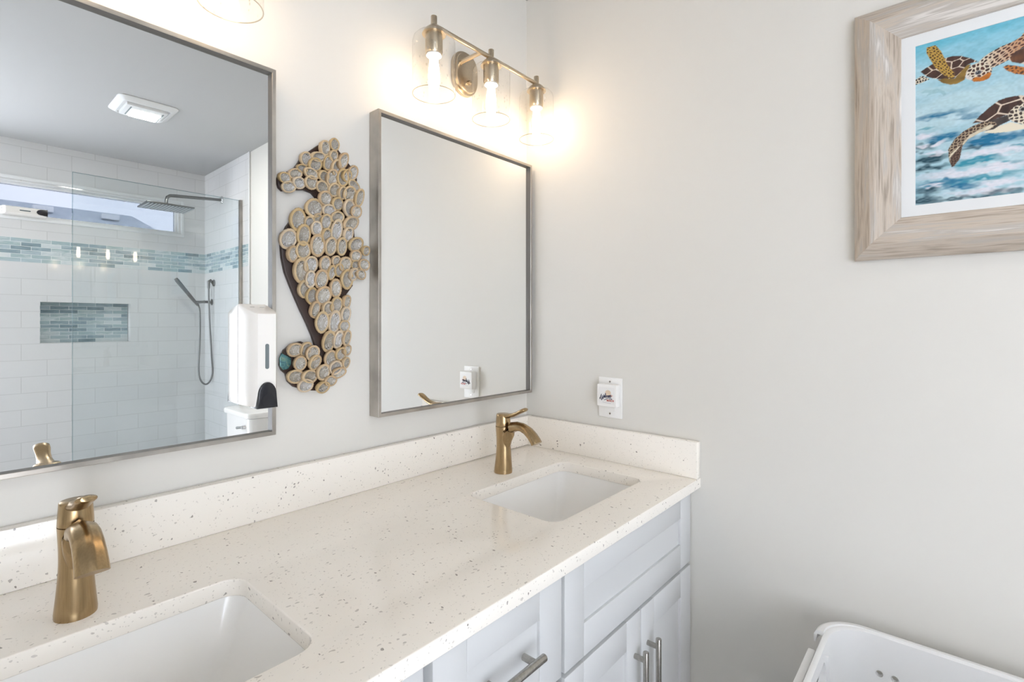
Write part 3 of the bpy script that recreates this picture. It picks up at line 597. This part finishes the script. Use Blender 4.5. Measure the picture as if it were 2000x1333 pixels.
# ------------------------------------------------------------------ soap dispensers
def make_dispenser():
    d = thing('soap_dispenser', '', 'soap dispenser', (0, 0, 0), 'slim white soap dispensers')
    W, H = .0255, .0975
    def sec(z, ft):     # plan outline at height z; ft = how far the front stands out
        return [(-W, -.001, z), (-W, -.020, z), (-W+.0015, -.045, z), (-W+.005, -ft+.006, z), (-W+.009, -ft, z), (W-.009, -ft, z), (W-.005, -ft+.006, z), (W-.0015, -.045, z), (W, -.020, z), (W, -.001, z)]
    R = [[(x*.96, y, z) for x, y, z in sec(-H+.0015, .064)], sec(-H+.004, .066), sec(-H+.03, .069), sec(0, .070), sec(H-.022, .070)]
    # top slopes up towards the wall
    top = [(x, y, H-.020+.0185*(1-(abs(y)/.070))) for x, y, z in sec(0, .070)]
    R += [top, [(x*.93, y*.94-.002, z+.0015) for x, y, z in top]]
    b = MB(); b.rings(R); b.build('cover', M['disp'], d, 50)
    b = MB(); b.box((-W+.001, -.0008, -H+.003), (W-.001, .0, H-.003)); b.build('mounting_plate', M['dark'], d, 0)
    b = MB(); b.prism(rrect(0, -.002, .0033, .0235, .0032, 6), 'Y', -.0712, -.066); b.build('level_window', M['slot'], d)
    arch = [(-.0185, -H-.001)] + [(.0165*cos(a), -.074+.024*sin(a)) for a in [pi-pi*i/14 for i in range(15)]] + [(.0185, -H-.001)]
    b = MB(); b.prism(arch, 'Y', -.0745, -.035, .002); pb = b.build('push_lever', M['black'], d)
    b = MB()
    R = [[(x, y, z) for x, y, z in ((.012*cos(2*pi*k/20), yy, -.084+.012*sin(2*pi*k/20)) for k in range(20))] for yy in (-.0745, -.0752)]
    b.rings(R); b.build('thumb_pad', M['black'], pb)
    for sx in (-.009, .009):
        b = MB(); b.box((sx-.004, -.026, H-.0075), (sx+.004, -.021, H-.0062)); b.build('key_slot', M['slot'], d)
    return d
d0 = make_dispenser(); d0.location = (-.8815, -.0301, 1.2355); d0['label'] = 'white soap dispenser mounted upright on the mirror beside the seahorse'
d1 = copy_tree(d0); d1.location = (-.957, YB+.0-.004, 1.9427); d1.rotation_euler = (0, radians(90), pi); d1['label'] = 'white soap dispenser lying on its side on the shower window sill'

# ------------------------------------------------------------------ outlet and night light
t = thing('wall_outlet', 'white outlet cover plate on the wall above the side splash', 'outlet', (0, -.3173, 1.0797))
b = MB(); b.prism(rrect(0, 0, .0382, .0587, .003), 'X', -.0055, -.0005, .002); b.build('cover_plate', M['plast'], t)
for z in (.046, -.046):
    b = MB(); b.cyl((-.0052, 0, z), (-.0066, 0, z), .0026, seg=14); b.box((-.0068, -.0022, z-.0004), (-.0064, .0022, z+.0004)); b.build('screw', M['pull'], t)
b = MB(); b.prism(rrect(0, -.006, .0165, .0335, .004), 'X', -.0072, -.005, .0006); b.build('socket_face', M['plast'], t)
t = thing('night_light', 'square white plug-in night light printed with a beach welcome, plugged into the outlet', 'night light', (-.0066, -.3205, 1.0883))
b = MB(); b.prism(rrect(0, 0, .0325, .0318, .004), 'X', -.0235, -.0008, .0035); nb = b.build('housing', M['plast'], t)
M['stick'] = mat('sticker', (.82,.81,.80), .3); M['navy'] = mat('navy_ink', (.02,.025,.07), .4); M['red'] = mat('red_ink', (.50,.10,.07), .4); M['sand'] = mat('sand_ink', (.74,.60,.46), .4); M['pink'] = mat('pale_ink', (.72,.50,.42), .4); M['grey'] = mat('grey_ink', (.35,.34,.36), .4)
b = MB(); b.prism(rect(-.0252, -.0240, .0252, .0235), 'X', -.0239, -.0233); st = b.build('printed_label', M['stick'], nb)
XF = -.0239
def stroke(pts, w, m, name, parent):
    """ink line on the label; u runs to the right as read, w up (metres)"""
    b = MB(); b.tube([(XF, -u, z) for u, z in pts], [(w, .00025)]*len(pts), 8, up=None); return b.build(name, m, parent, 60)
b = MB(); b.prism([(-(.005+.0095*cos(2*pi*k/28)), .0075+.0085*sin(2*pi*k/28)) for k in range(28)], 'X', XF-.0002, XF+.0002); b.build('printed_sun', M['sand'], st)
b = MB(); b.prism([(-.001, .000), (-.019, .004), (-.020, -.001), (-.012, -.003), (-.002, -.004)], 'X', XF-.00025, XF+.0002); b.build('printed_shore', M['pink'], st)
def smooth(P, n=6):
    out = []
    for i in range(len(P)-1):
        p0 = P[max(i-1, 0)]; p1 = P[i]; p2 = P[i+1]; p3 = P[min(i+2, len(P)-1)]
        for k in range(n):
            u = k/n; out.append(tuple(.5*((2*p1[j])+(-p0[j]+p2[j])*u+(2*p0[j]-5*p1[j]+4*p2[j]-p3[j])*u*u+(-p0[j]+3*p1[j]-3*p2[j]+p3[j])*u**3) for j in (0, 1)))
    return out+[P[-1]]
# script "Welcome", rising to the right
def sc(P): return [(-.0212+x*.00108, -.0085+y*.00128+x*.00018) for x, y in P]
XFt = XF-.0003; XF = XFt
LET = [[(0,2), (-.6,-1), (.2,-2.2), (1.4,-.5), (2.2,4), (4.6,9)], [(4.6,9), (4.0,5), (4.6,-3.6), (5.6,-4.6), (7.6,2.5), (8.2,5), (8.6,-1.5), (9.6,-2.6), (11.6,4), (12.4,6.6), (12.0,7.4)],      # W
       [(12.2,1.2), (13.6,2), (14.4,3.6), (13.6,4.4), (12.6,2.6), (13.0,.4), (14.6,.2), (16,2)],                                    # e
       [(16,2), (17.4,6), (17.2,9.4), (16.4,8.4), (16.2,2.6), (16.8,.2), (18.2,1)],                                              # l
       [(21,3.6), (20,4.2), (18.8,2.4), (19.2,.4), (21,.4)],                                                                  # c
       [(22.6,3.8), (21.4,2.4), (22,.4), (23.6,.6), (24.2,2.6), (23,3.9), (22.6,3.6), (24.8,3.2)],                              # o
       [(24.8,3.6), (25.2,.2), (26.4,3.4), (27.2,3.8), (27.2,.2), (28.6,3.4), (29.4,3.6), (29.4,.6), (30.6,.6)],                  # m
       [(30.8,1.4), (32.4,2.2), (33,3.6), (32,4.4), (31,2.6), (31.6,.2), (33.4,.2), (35,1.6)],                                   # e
       [(13,-5.2), (17,-4.4), (22,-2.6), (28,-1.2), (33,-1.8)]]                                                              # flourish
b = MB()
for P in LET:
    q = smooth(sc(P)); b.tube([(XF, -u, z) for u, z in q], [(.00075, .00075)]*len(q), 6)
b.build('printed_lettering', M['navy'], st, 60)
def text_mesh(s, size, loc, m, name, parent):
    cu = bpy.data.curves.new('txt', 'FONT'); cu.body = s; cu.size = size; cu.align_x = 'CENTER'; cu.extrude = .0003; cu.offset = .00018
    o = bpy.data.objects.new('txt', cu); C.objects.link(o); dg = bpy.context.evaluated_depsgraph_get()
    me = bpy.data.meshes.new_from_object(o.evaluated_get(dg)); bpy.data.objects.remove(o)
    me.transform(Matrix(((0, 0, -1, loc[0]), (-1, 0, 0, loc[1]), (0, 1, 0, loc[2]), (0, 0, 0, 1)))); me.materials.clear(); me.materials.append(m)
    q = bpy.data.objects.new(name, me); C.objects.link(q); q.parent = parent; me.name = name; return q
text_mesh('to the', .0042, (XF, -.0135, -.0098), M['navy'], 'printed_lettering', st)
text_mesh('BEACH', .0074, (XF, -.0125, -.0158), M['red'], 'printed_lettering', st)
b = MB()
for i in range(6):      # the small line of script under it is too blurred to read
    q = [(-.012+.0045*i+.0035*k/8, -.0195-.0003*i+.0006*sin(k*2.4+i)) for k in range(9)]
    b.tube([(XF, -u, z) for u, z in q], [(.00022, .00022)]*9, 5)
b.build('printed_line', M['grey'], st, 60)
# ------------------------------------------------------------------ framed turtle picture
PO = (0, -.9075, 1.4265); PW, PH = .613, .5135
t = thing('framed_picture', 'picture of swimming sea turtles in a wide driftwood frame with a white inner border', 'picture', PO)
def rail(a, c, horizontal, flip, m):
    """one mitred frame side; profile: low outer edge, ridge, gently sloping inner face"""
    prof = [(0, -.0015), (0, -.012), (.006, -.019), (.028, -.0345), (.036, -.036), (.046, -.033), (.0775, -.0255), (.079, -.0235), (.079, -.012), (.079, -.0015)]
    ends = []
    for e in (0, 1):
        ring = []
        for w, x in prof:
            if horizontal:
                zz = PH-w if flip else w; yy = -(w if e == 0 else PW-w); ring.append((x, yy, zz))
            else:
                yy = -(PW-w if flip else w); zz = (w if e == 0 else PH-w); ring.append((x, yy, zz))
        ends.append(ring)
    b = MB(); b.rings(ends); return b.build('frame_rail', m, t, 12)
rail(0, 0, True, False, M['woodh']); rail(0, 0, True, True, M['woodh']); rail(0, 0, False, False, M['woodv']); rail(0, 0, False, True, M['woodv'])
# white bevelled liner
b = MB()
def rg(i, x): return [(x, -i, i), (x, -(PW-i), i), (x, -(PW-i), PH-i), (x, -i, PH-i)]
b.rings([rg(.076, -.004), rg(.076, -.0218), rg(.080, -.0222), rg(.1005, -.0212), rg(.1012, -.0190), rg(.1012, -.004)], False, False); b.build('liner', M['trimw'], t, 20)
# the painting itself: a flat canvas whose paint is stored per point
CW, CH = PW-.2016, PH-.2016
NX, NY = 500, 380
S_, T_ = np.meshgrid(np.linspace(0, CW*1e4, NX), np.linspace(0, CH*1e4, NY))
rng = np.random.default_rng(3)
def noise(cs, ct, seed):
    r = np.random.default_rng(seed); gx, gy = int(CW*1e4/cs)+3, int(CH*1e4/ct)+3; g = r.random((gy, gx))
    x = S_/cs; y = T_/ct; xi = x.astype(int); yi = y.astype(int); fx = x-xi; fy = y-yi; fx = fx*fx*(3-2*fx); fy = fy*fy*(3-2*fy)
    return (g[yi, xi]*(1-fx)+g[yi, xi+1]*fx)*(1-fy)+(g[yi+1, xi]*(1-fx)+g[yi+1, xi+1]*fx)*fy
def lin(r, g, b_): return np.array([((c/255+.055)/1.055)**2.4 if c > 10 else c/255/12.92 for c in (r, g, b_)])
PAL = dict(pale=lin(176,205,212), teal=lin(46,138,160), deep=lin(8,104,142), dark=lin(14,62,78), white=lin(214,214,222))
img = np.zeros((NY, NX, 3))
tt = T_/(CH*1e4)
k = np.clip((tt-.62)/.38, 0, 1)[..., None]
n1 = noise(600, 220, 1)[..., None]; n2 = noise(160, 60, 2)[..., None]; n3 = noise(40, 25, 3)[..., None]
img[:] = lin(170,200,210)*(1-k)+lin(120,186,206)*k
img += (n1-.5)*.20*np.array([1, .75, .6]) + (n2-.5)*.07
for s, tz, w, h, c, a in BANDS:
    ws = noise(240, 90, abs(s)+7); wt = noise(90, 50, abs(tz)+11)
    d = np.sqrt(((S_-s+(ws-.5)*160)/(w*1.05))**2+((T_-tz+(wt-.5)*90+(ws-.5)*70)/(h*.75))**2)
    m = np.clip(1.75-d*1.45, 0, 1)*a*(.80+.5*noise(60, 22, abs(s+tz)+3)); m = np.clip(m, 0, 1)[..., None]
    img = img*(1-m)+PAL[c]*m
img *= (.93+.14*n3)
def inside(poly):
    c = np.zeros(S_.shape, bool); n = len(poly)
    for i in range(n):
        x0, y0 = poly[i]; x1, y1 = poly[(i+1) % n]
        if y0 == y1: continue
        q = ((y0 > T_) != (y1 > T_)) & (S_ < (x1-x0)*(T_-y0)/(y1-y0)+x0); c ^= q
    m = c.astype(float); p = np.pad(m, 1, mode='edge')
    return (p[:-2, 1:-1]+p[2:, 1:-1]+p[1:-1, :-2]+p[1:-1, 2:]+4*m)/8
def cells(size, seed, stretch=(1, 1), rot=0):
    """distance to nearest cell border, normalised, and a random value per cell"""
    r = np.random.default_rng(seed); c_, s_ = cos(rot), sin(rot)
    u = (S_*c_+T_*s_)/(size*stretch[0]); v = (-S_*s_+T_*c_)/(size*stretch[1])
    ui, vi = np.floor(u).astype(int), np.floor(v).astype(int); jit = r.random((401, 401, 3))
    d1 = np.full(S_.shape, 9.); d2 = d1.copy(); val = d1*0
    for a in (-1, 0, 1):
        for b_ in (-1, 0, 1):
            j = jit[(vi+b_) % 401, (ui+a) % 401]; dx = ui+a+.15+.7*j[..., 0]-u; dy = vi+b_+.15+.7*j[..., 1]-v; d = np.hypot(dx, dy)
            near = d < d1; d2 = np.where(near, d1, np.minimum(d2, d)); val = np.where(near, j[..., 2], val); d1 = np.where(near, d, d1)
    return d2-d1, val
def lay(mask, col):
    global img
    m = mask[..., None] if mask.ndim == 2 else mask; img = img*(1-m)+col*m
def scales(poly, size, seed, light, dark, gap=.22, stretch=(1, 1), rot=0, dark2=None):
    m = inside(poly); e, v = cells(size, seed, stretch, rot); e2 = np.clip((e-gap)/.12, 0, 1)[..., None]
    dk = dark if dark2 is None else dark*(1-v[..., None])+dark2*v[..., None]
    lay(m, light*(1-e2)+dk*e2)
def scutes(poly, size, seed, rot=0, st=(1, 1)):
    m = inside(poly); e, v = cells(size, seed, st, rot); e2 = np.clip((e-.06)/.05, 0, 1)[..., None]
    streak = noise(25, 140, seed+5)[..., None]
    br = lin(62,40,34)*(.55+.9*streak)+lin(90,60,48)*(v[..., None]*.35)
    lay(m, lin(214,196,176)*(1-e2)+br*e2)
P_ = POLYS
CRM, OCH, BRN, DRK, ORG = lin(220,208,186), lin(182,146,66), lin(84,52,34), lin(44,34,34), lin(180,112,52)
lay(inside(P_['ghost1'])*.30, lin(96,150,160))
scales(P_['rear1'], 45, 21, CRM, DRK, .2)
scutes(P_['shell1'], 165, 22, .3, (1.25, .8))
lay(inside(P_['belly1']), OCH*.75); lay(inside(P_['belly1'])*noise(120, 60, 31)*.8, BRN*.6)
lay(inside(P_['flip1']), OCH); scales(P_['flip1'], 46, 23, OCH, BRN*.7, .30, (1.3, .8), -.9)
scales(P_['arm2'], 62, 24, CRM, DRK, .26, (1.3, .75), .55)
w_ = np.clip((S_-900)/500, 0, 1)*inside(P_['arm2']); e_, v_ = cells(62, 24, (1.3, .75), .55)
lay(w_*(e_ < .26)*.75, ORG); lay(w_*(e_ >= .26)*.5, lin(110,48,24))
scutes(P_['shell2'], 330, 25, .5); lay(inside(P_['shell2'])*.25*noise(200, 100, 8), ORG)
scales(P_['flip2'], 60, 26, ORG, BRN, .3); scales(P_['head2'], 60, 33, CRM, DRK, .24)
scales(P_['head1'], 62, 27, CRM, lin(86,48,36), .2, dark2=DRK)
lay(inside(P_['cheek1'])*.9, lin(216,210,204)); lay(inside(P_['beak1']), lin(176,104,34)*(.8+.5*noise(60, 40, 9)[..., None]))
def blob(c, rx, ry, col, a=1.0): lay(np.clip((1.15-np.hypot((S_-c[0])/rx, (T_-c[1])/ry))*6, 0, 1)*a, col)
e1 = P_['eye1'][0]; blob(e1, 48, 42, lin(190,180,170)); blob(e1, 38, 33, lin(70,72,84)); blob((e1[0]-6, e1[1]+4), 17, 17, lin(14,14,18)); blob((e1[0]-12, e1[1]+14), 6, 6, lin(230,230,230))
lay(inside(P_['under3']), lin(222,212,190)); lay(inside(P_['dark3']), lin(58,50,48)*(.6+.9*noise(60, 60, 12)[..., None]))
scutes(P_['shell3'], 240, 28, .45, (1.2, .9)); scales(P_['head3'], 62, 29, CRM, lin(60,46,42), .24)
e3 = P_['eye3'][0]; blob(e3, 46, 40, lin(150,146,140)); blob(e3, 24, 24, lin(14,14,18))
scales(P_['flip3'], 52, 30, lin(170,150,124), lin(64,44,36), .16); lay(inside(P_['flip3c']), lin(210,198,174)*(.8+.3*noise(60, 60, 14)[..., None])); scales(P_['flip3d'], 40, 32, lin(120,96,80), lin(62,42,36), .10)
img = np.clip(img, 0.003, .95)
me = bpy.data.meshes.new('canvas')
vy = -(.1008+S_/1e4); vz = .1008+T_/1e4
co = np.stack([np.full(S_.shape, -.020), vy, vz], -1).reshape(-1, 3)
idx = np.arange(NX*NY).reshape(NY, NX); q = np.stack([idx[:-1, :-1], idx[1:, :-1], idx[1:, 1:], idx[:-1, 1:]], -1).reshape(-1, 4)
me.from_pydata(co.tolist(), [], q.tolist()); at_ = me.color_attributes.new('paint', 'FLOAT_COLOR', 'POINT')
at_.data.foreach_set('color', np.concatenate([img.reshape(-1, 3), np.ones((NX*NY, 1))], 1).astype(np.float32).ravel())
m = mat('painted_canvas', (.5,.5,.5), .45); a_ = N(m, 'ShaderNodeVertexColor'); a_.layer_name = 'paint'; L(m, a_.outputs[0], BS(m).inputs['Base Color'])
me.materials.append(m); o = bpy.data.objects.new('canvas', me); C.objects.link(o); o.parent = t

# ------------------------------------------------------------------ laundry hamper
HX0, HX1, HY0, HY1, HZ = -.40, -.052, -1.42, -.8695, .68
t = thing('laundry_hamper', 'white plastic laundry hamper with round vent holes, on the floor by the wall', 'hamper', ((HX0+HX1)/2, (HY0+HY1)/2, 0))
hx, hy = (HX1-HX0)/2, (HY1-HY0)/2
def hr(i, z, r=.075): return [(x, y, z) for x, y in rrect(0, 0, hx-i, hy-i, max(.02, r-i*.5), 10)]
b = MB(); b.rings([hr(.045, .002), hr(.04, .0), hr(.0, HZ-.03), hr(-.001, HZ-.006), hr(.001, HZ-.001), hr(.006, HZ), hr(.010, HZ-.003), hr(.011, HZ-.03), hr(.05, .006), hr(.06, .004)], True, True)
body = b.build('body', M['hamp'], t, 50)
cb = MB()
for row in (.605, .555, .505, .455):
    for i in range(17):
        y = -.9548-.0243*i-(HY0+HY1)/2 + (.0 if row in (.605, .505) else -.0126)
        cb.cyl((-hx-.1, y, row), (hx+.1, y, row), 0.0062, seg=14)
cb.prism(rrect(.0, .635, .052, .018, .010), 'Y', -hy-.1, hy+.1)
cut = cb.build('cutter', M['hamp'], None, 0); cut.location = t.location; bpy.context.view_layer.update()
md = body.modifiers.new('cut', 'BOOLEAN'); md.object = cut; md.operation = 'DIFFERENCE'; md.solver = 'EXACT'; md.use_self = True
dg = bpy.context.evaluated_depsgraph_get(); nm = bpy.data.meshes.new_from_object(body.evaluated_get(dg)); body.modifiers.clear(); body.data = nm; nm.name = 'hamper_body'
bpy.data.objects.remove(cut)
# turned-out lip round the long sides and corners, stopping at the handles
def lip(sign):
    b = MB(); R = []
    P = rrect(0, 0, hx+.010, hy+.0155, .078, 14); n = 15
    arc = [(x, y) for x, y in P if True]
    if sign > 0: pts = [(hx-.076, hy+.0155)] + list(reversed(P[0:n])) + list(reversed(P[3*n:4*n])) + [(hx-.076, -hy-.0155)]
    else: pts = [(-hx+.076, hy+.0155)] + P[n:2*n] + P[2*n:3*n] + [(-hx+.076, -hy-.0155)]
    for i, (x, y) in enumerate(pts):
        p0 = Vector(pts[max(0, i-1)]); p1 = Vector(pts[min(len(pts)-1, i+1)]); d = (p1-p0).normalized(); nr = Vector((-d.y, d.x))
        if nr.dot(Vector((x, y))) > 0: nr = -nr
        R.append([(x+nr.x*w, y+nr.y*w, z) for w, z in ((0, HZ-.022), (-.0005, HZ-.008), (.003, HZ-.001), (.008, HZ+.0015), (.016, HZ+.0012), (.020, HZ-.004), (.016, HZ-.006), (.006, HZ-.006), (.003, HZ-.022))])
    b.rings(R); return b.build('lip', M['hamp'], t, 40)
lip(1); lip(-1)
for s in (1, -1):
    b = MB(); y1, y2 = s*(hy+.0058), s*(hy+.0195)
    b.box((-.065, min(y1, y2), .590), (.065, max(y1, y2), .660), .003)
    for x in (-.065, .057): b.box((x, min(y1, s*(hy-.016)), .592), (x+.008, max(y1, s*(hy-.016)), .658), .001)
    b.build('handle', M['hamp'], t, 40)

# ------------------------------------------------------------------ shower fittings
t = thing('rain_shower', 'square rain shower head on a bent wall arm', 'shower', (0, -2.7534, 2.13))
b = MB(); b.tube([(-.007, 0, .004), (-.16, 0, -.010), (-.285, 0, -.020), (-.312, 0, -.024), (-.326, 0, -.036), (-.331, 0, -.056), (-.3315, 0, -.092)], .0098, 18); b.build('arm', M['gun'], t)
b = MB(); b.lathe([(.0, -.0065), (.026, -.0065), (.026, -.011), (.018, -.018), (.0, -.018)], (0, 0, .004), 'X', 28); b.build('flange', M['chrome'], t)
b = MB(); b.box((-.459, -.112, -.106), (-.205, .112, -.096), .002); b.cyl((-.3315, 0, -.098), (-.3315, 0, -.084), .018, .012); b.build('plate', M['gun'], t)
M['rubber'] = mat('grey_rubber', (.50,.52,.54), .5)
for i in range(14):
    b = MB(); x = -.449+.0182*i; b.box((x, -.104, -.1085), (x+.008, .104, -.1055), .0008); b.build('nozzle_strip', M['rubber'], t)
t = thing('hand_shower', 'gunmetal hand shower with a looped hose on a wall bracket', 'hand shower', (-.006, -2.93, 1.45))
b = MB(); b.lathe([(.0, 0), (.022, 0), (.022, -.004), (.010, -.008), (.009, -.045), (.012, -.05), (0, -.052)], (0, -.02, -.008), 'X', 24); b.cyl((-.045, -.02, -.008), (-.098, -.02, -.012), .008, .010); b.build('bracket', M['gun'], t)
b = MB(); b.tube([(-.086, -.02, -.035), (-.100, -.02, -.018), (-.135, -.02, .028), (-.180, -.02, .088), (-.212, -.02, .131), (-.222, -.02, .145)], [.009, .010, .0115, .0125, .013, .011], 18); b.build('handset', M['gun'], t)
b = MB(); b.lathe([(0, 0), (.024, 0), (.024, -.004), (.014, -.010), (0, -.011)], (0, .02, .125), 'X', 24)
b.tube([(-.008, .02, .125), (-.024, .02, .143), (-.034, .02, .135), (-.034, .02, .105), (-.034, .02, .085)], [.009, .010, .010, .009, .009], 16); b.build('supply_elbow', M['gun'], t)
b = MB()
hp = smooth([(-.034, .085), (-.032, .0), (-.026, -.14), (-.020, -.26), (-.012, -.40), (-.006, -.50), (-.018, -.56), (-.042, -.585), (-.066, -.572), (-.084, -.53), (-.088, -.46), (-.082, -.33), (-.078, -.2), (-.078, -.10), (-.080, -.06), (-.086, -.035)], 5)
b.tube([(x, .02-.04*i/len(hp), z) for i, (x, z) in enumerate(hp)], .0058, 12); b.build('hose', M['gun'], t)

# ------------------------------------------------------------------ ceiling fan light
t = thing('exhaust_fan', 'square white ceiling fan vent with a lit lens', 'ceiling fan', (-.6125, -2.025, ZC))
def sq(h, z, r=.03): return [(x, y, z) for x, y in rrect(0, 0, h, h*1.03, r, 3)]
b = MB(); b.rings([sq(.1235, -.0005), sq(.1235, -.004), sq(.118, -.009), sq(.098, -.020, .016), sq(.092, -.020, .014), sq(.090, -.014, .012)], True, True); b.build('housing', M['trimw'], t, 25)
b = MB(); b.box((-.0835, -.112+.028, -.030), (.0835, .082, -.013), .004); gr = b.build('grille', M['trimw'], t)
for x in (-.062, .068):
    b = MB(); b.box((x-.003, -.066, -.0306), (x+.003, .062, -.0298)); b.build('slot', M['slot'], gr)
b = MB(); b.box((-.047, -.072, -.033), (.064, .030, -.0295), .001); b.build('lens', M['fanlens'], t)

# ------------------------------------------------------------------ toilet (its tank shows in the mirror)
t = thing('toilet', 'white toilet with a chrome flush lever against the wall beside the shower screen', 'toilet', (0, -1.955, 0))
b = MB(); R = [[(x-.108, y, z) for x, y in rrect(0, 0, hx_, hy_, .045, 6)] for hx_, hy_, z in ((.082, .160, .40), (.090, .170, .44), (.096, .178, .60), (.098, .182, .784))]
b.rings(R); b.build('tank', M['china'], t, 45)
b = MB(); b.rings([[(x-.112, y, z) for x, y in rrect(0, 0, hx_, hy_, .05, 6)] for hx_, hy_, z in ((.100, .184, .785), (.107, .192, .789), (.108, .193, .806), (.104, .189, .814), (.09, .175, .817))]); b.build('lid', M['china'], t, 45)
b = MB(); b.cyl((-.205, .115, .738), (-.222, .115, .738), .012, .010); b.tube([(-.222, .120, .739), (-.226, .10, .737), (-.227, .065, .731)], [.008, .007, .008], 12); b.build('flush_lever', M['chrome'], t)
def ov(cx, hx_, hy_, z, n=40): return [(cx+hx_*cos(2*pi*k/n)*(1 if cos(2*pi*k/n) < 0 else .8), hy_*sin(2*pi*k/n), z) for k in range(n)]
b = MB(); b.rings([ov(-.36, .20, .11, .0), ov(-.36, .20, .105, .06), ov(-.37, .20, .10, .16), ov(-.41, .24, .16, .30), ov(-.43, .255, .185, .385), ov(-.43, .26, .19, .40), ov(-.43, .20, .13, .40), ov(-.43, .16, .10, .30), ov(-.42, .06, .05, .20)]); b.box((-.30, -.10, .0), (-.05, .10, .40), .03); b.build('bowl', M['china'], t, 50)
b = MB(); b.rings([ov(-.43, .262, .192, .402), ov(-.43, .265, .195, .41), ov(-.43, .262, .192, .43), ov(-.43, .23, .17, .437)]); b.build('seat_cover', M['plast'], t, 50)

# ------------------------------------------------------------------ neighbour's roof beyond the window
t = thing('neighbour_house', 'house with a grey shingled hip roof seen through the shower window', 'house', (0, -9.0, 0))
b = MB()
def face(bm, pts): bm.faces.new([bm.verts.new(p) for p in pts])
q = bmesh.new(); e0, e1, rz, ez = -7.2, 2.2, 3.02, 1.75
P = [(-6.0, 0, rz), (.78, 0, rz), (e0, 2.0, ez), (e1-.05, 2.0, ez), (e0, -2.4, ez), (e1, -2.4, ez)]
vs = [q.verts.new(p) for p in P]
for f in ((0, 2, 3, 1), (1, 3, 5), (0, 1, 5, 4), (0, 4, 2), (2, 4, 5, 3)): q.faces.new([vs[i] for i in f])
bmesh.ops.recalc_face_normals(q, faces=q.faces); b.merge(q); b.build('roof', M['shingle'], t, 0)
b = MB(); b.box((e0+.4, -2.0, 0), (e1-.4, 1.7, ez+.02)); b.build('wall', M['trimw'], t, 0)
for x, y, z in ((-.30, .22, 2.93), (.46, .22, 2.93)):
    b = MB(); b.box((x-.11, y-.05, z-.05), (x+.11, y+.07, z+.03), .01); b.build('roof_vent', M['trimw'], t)
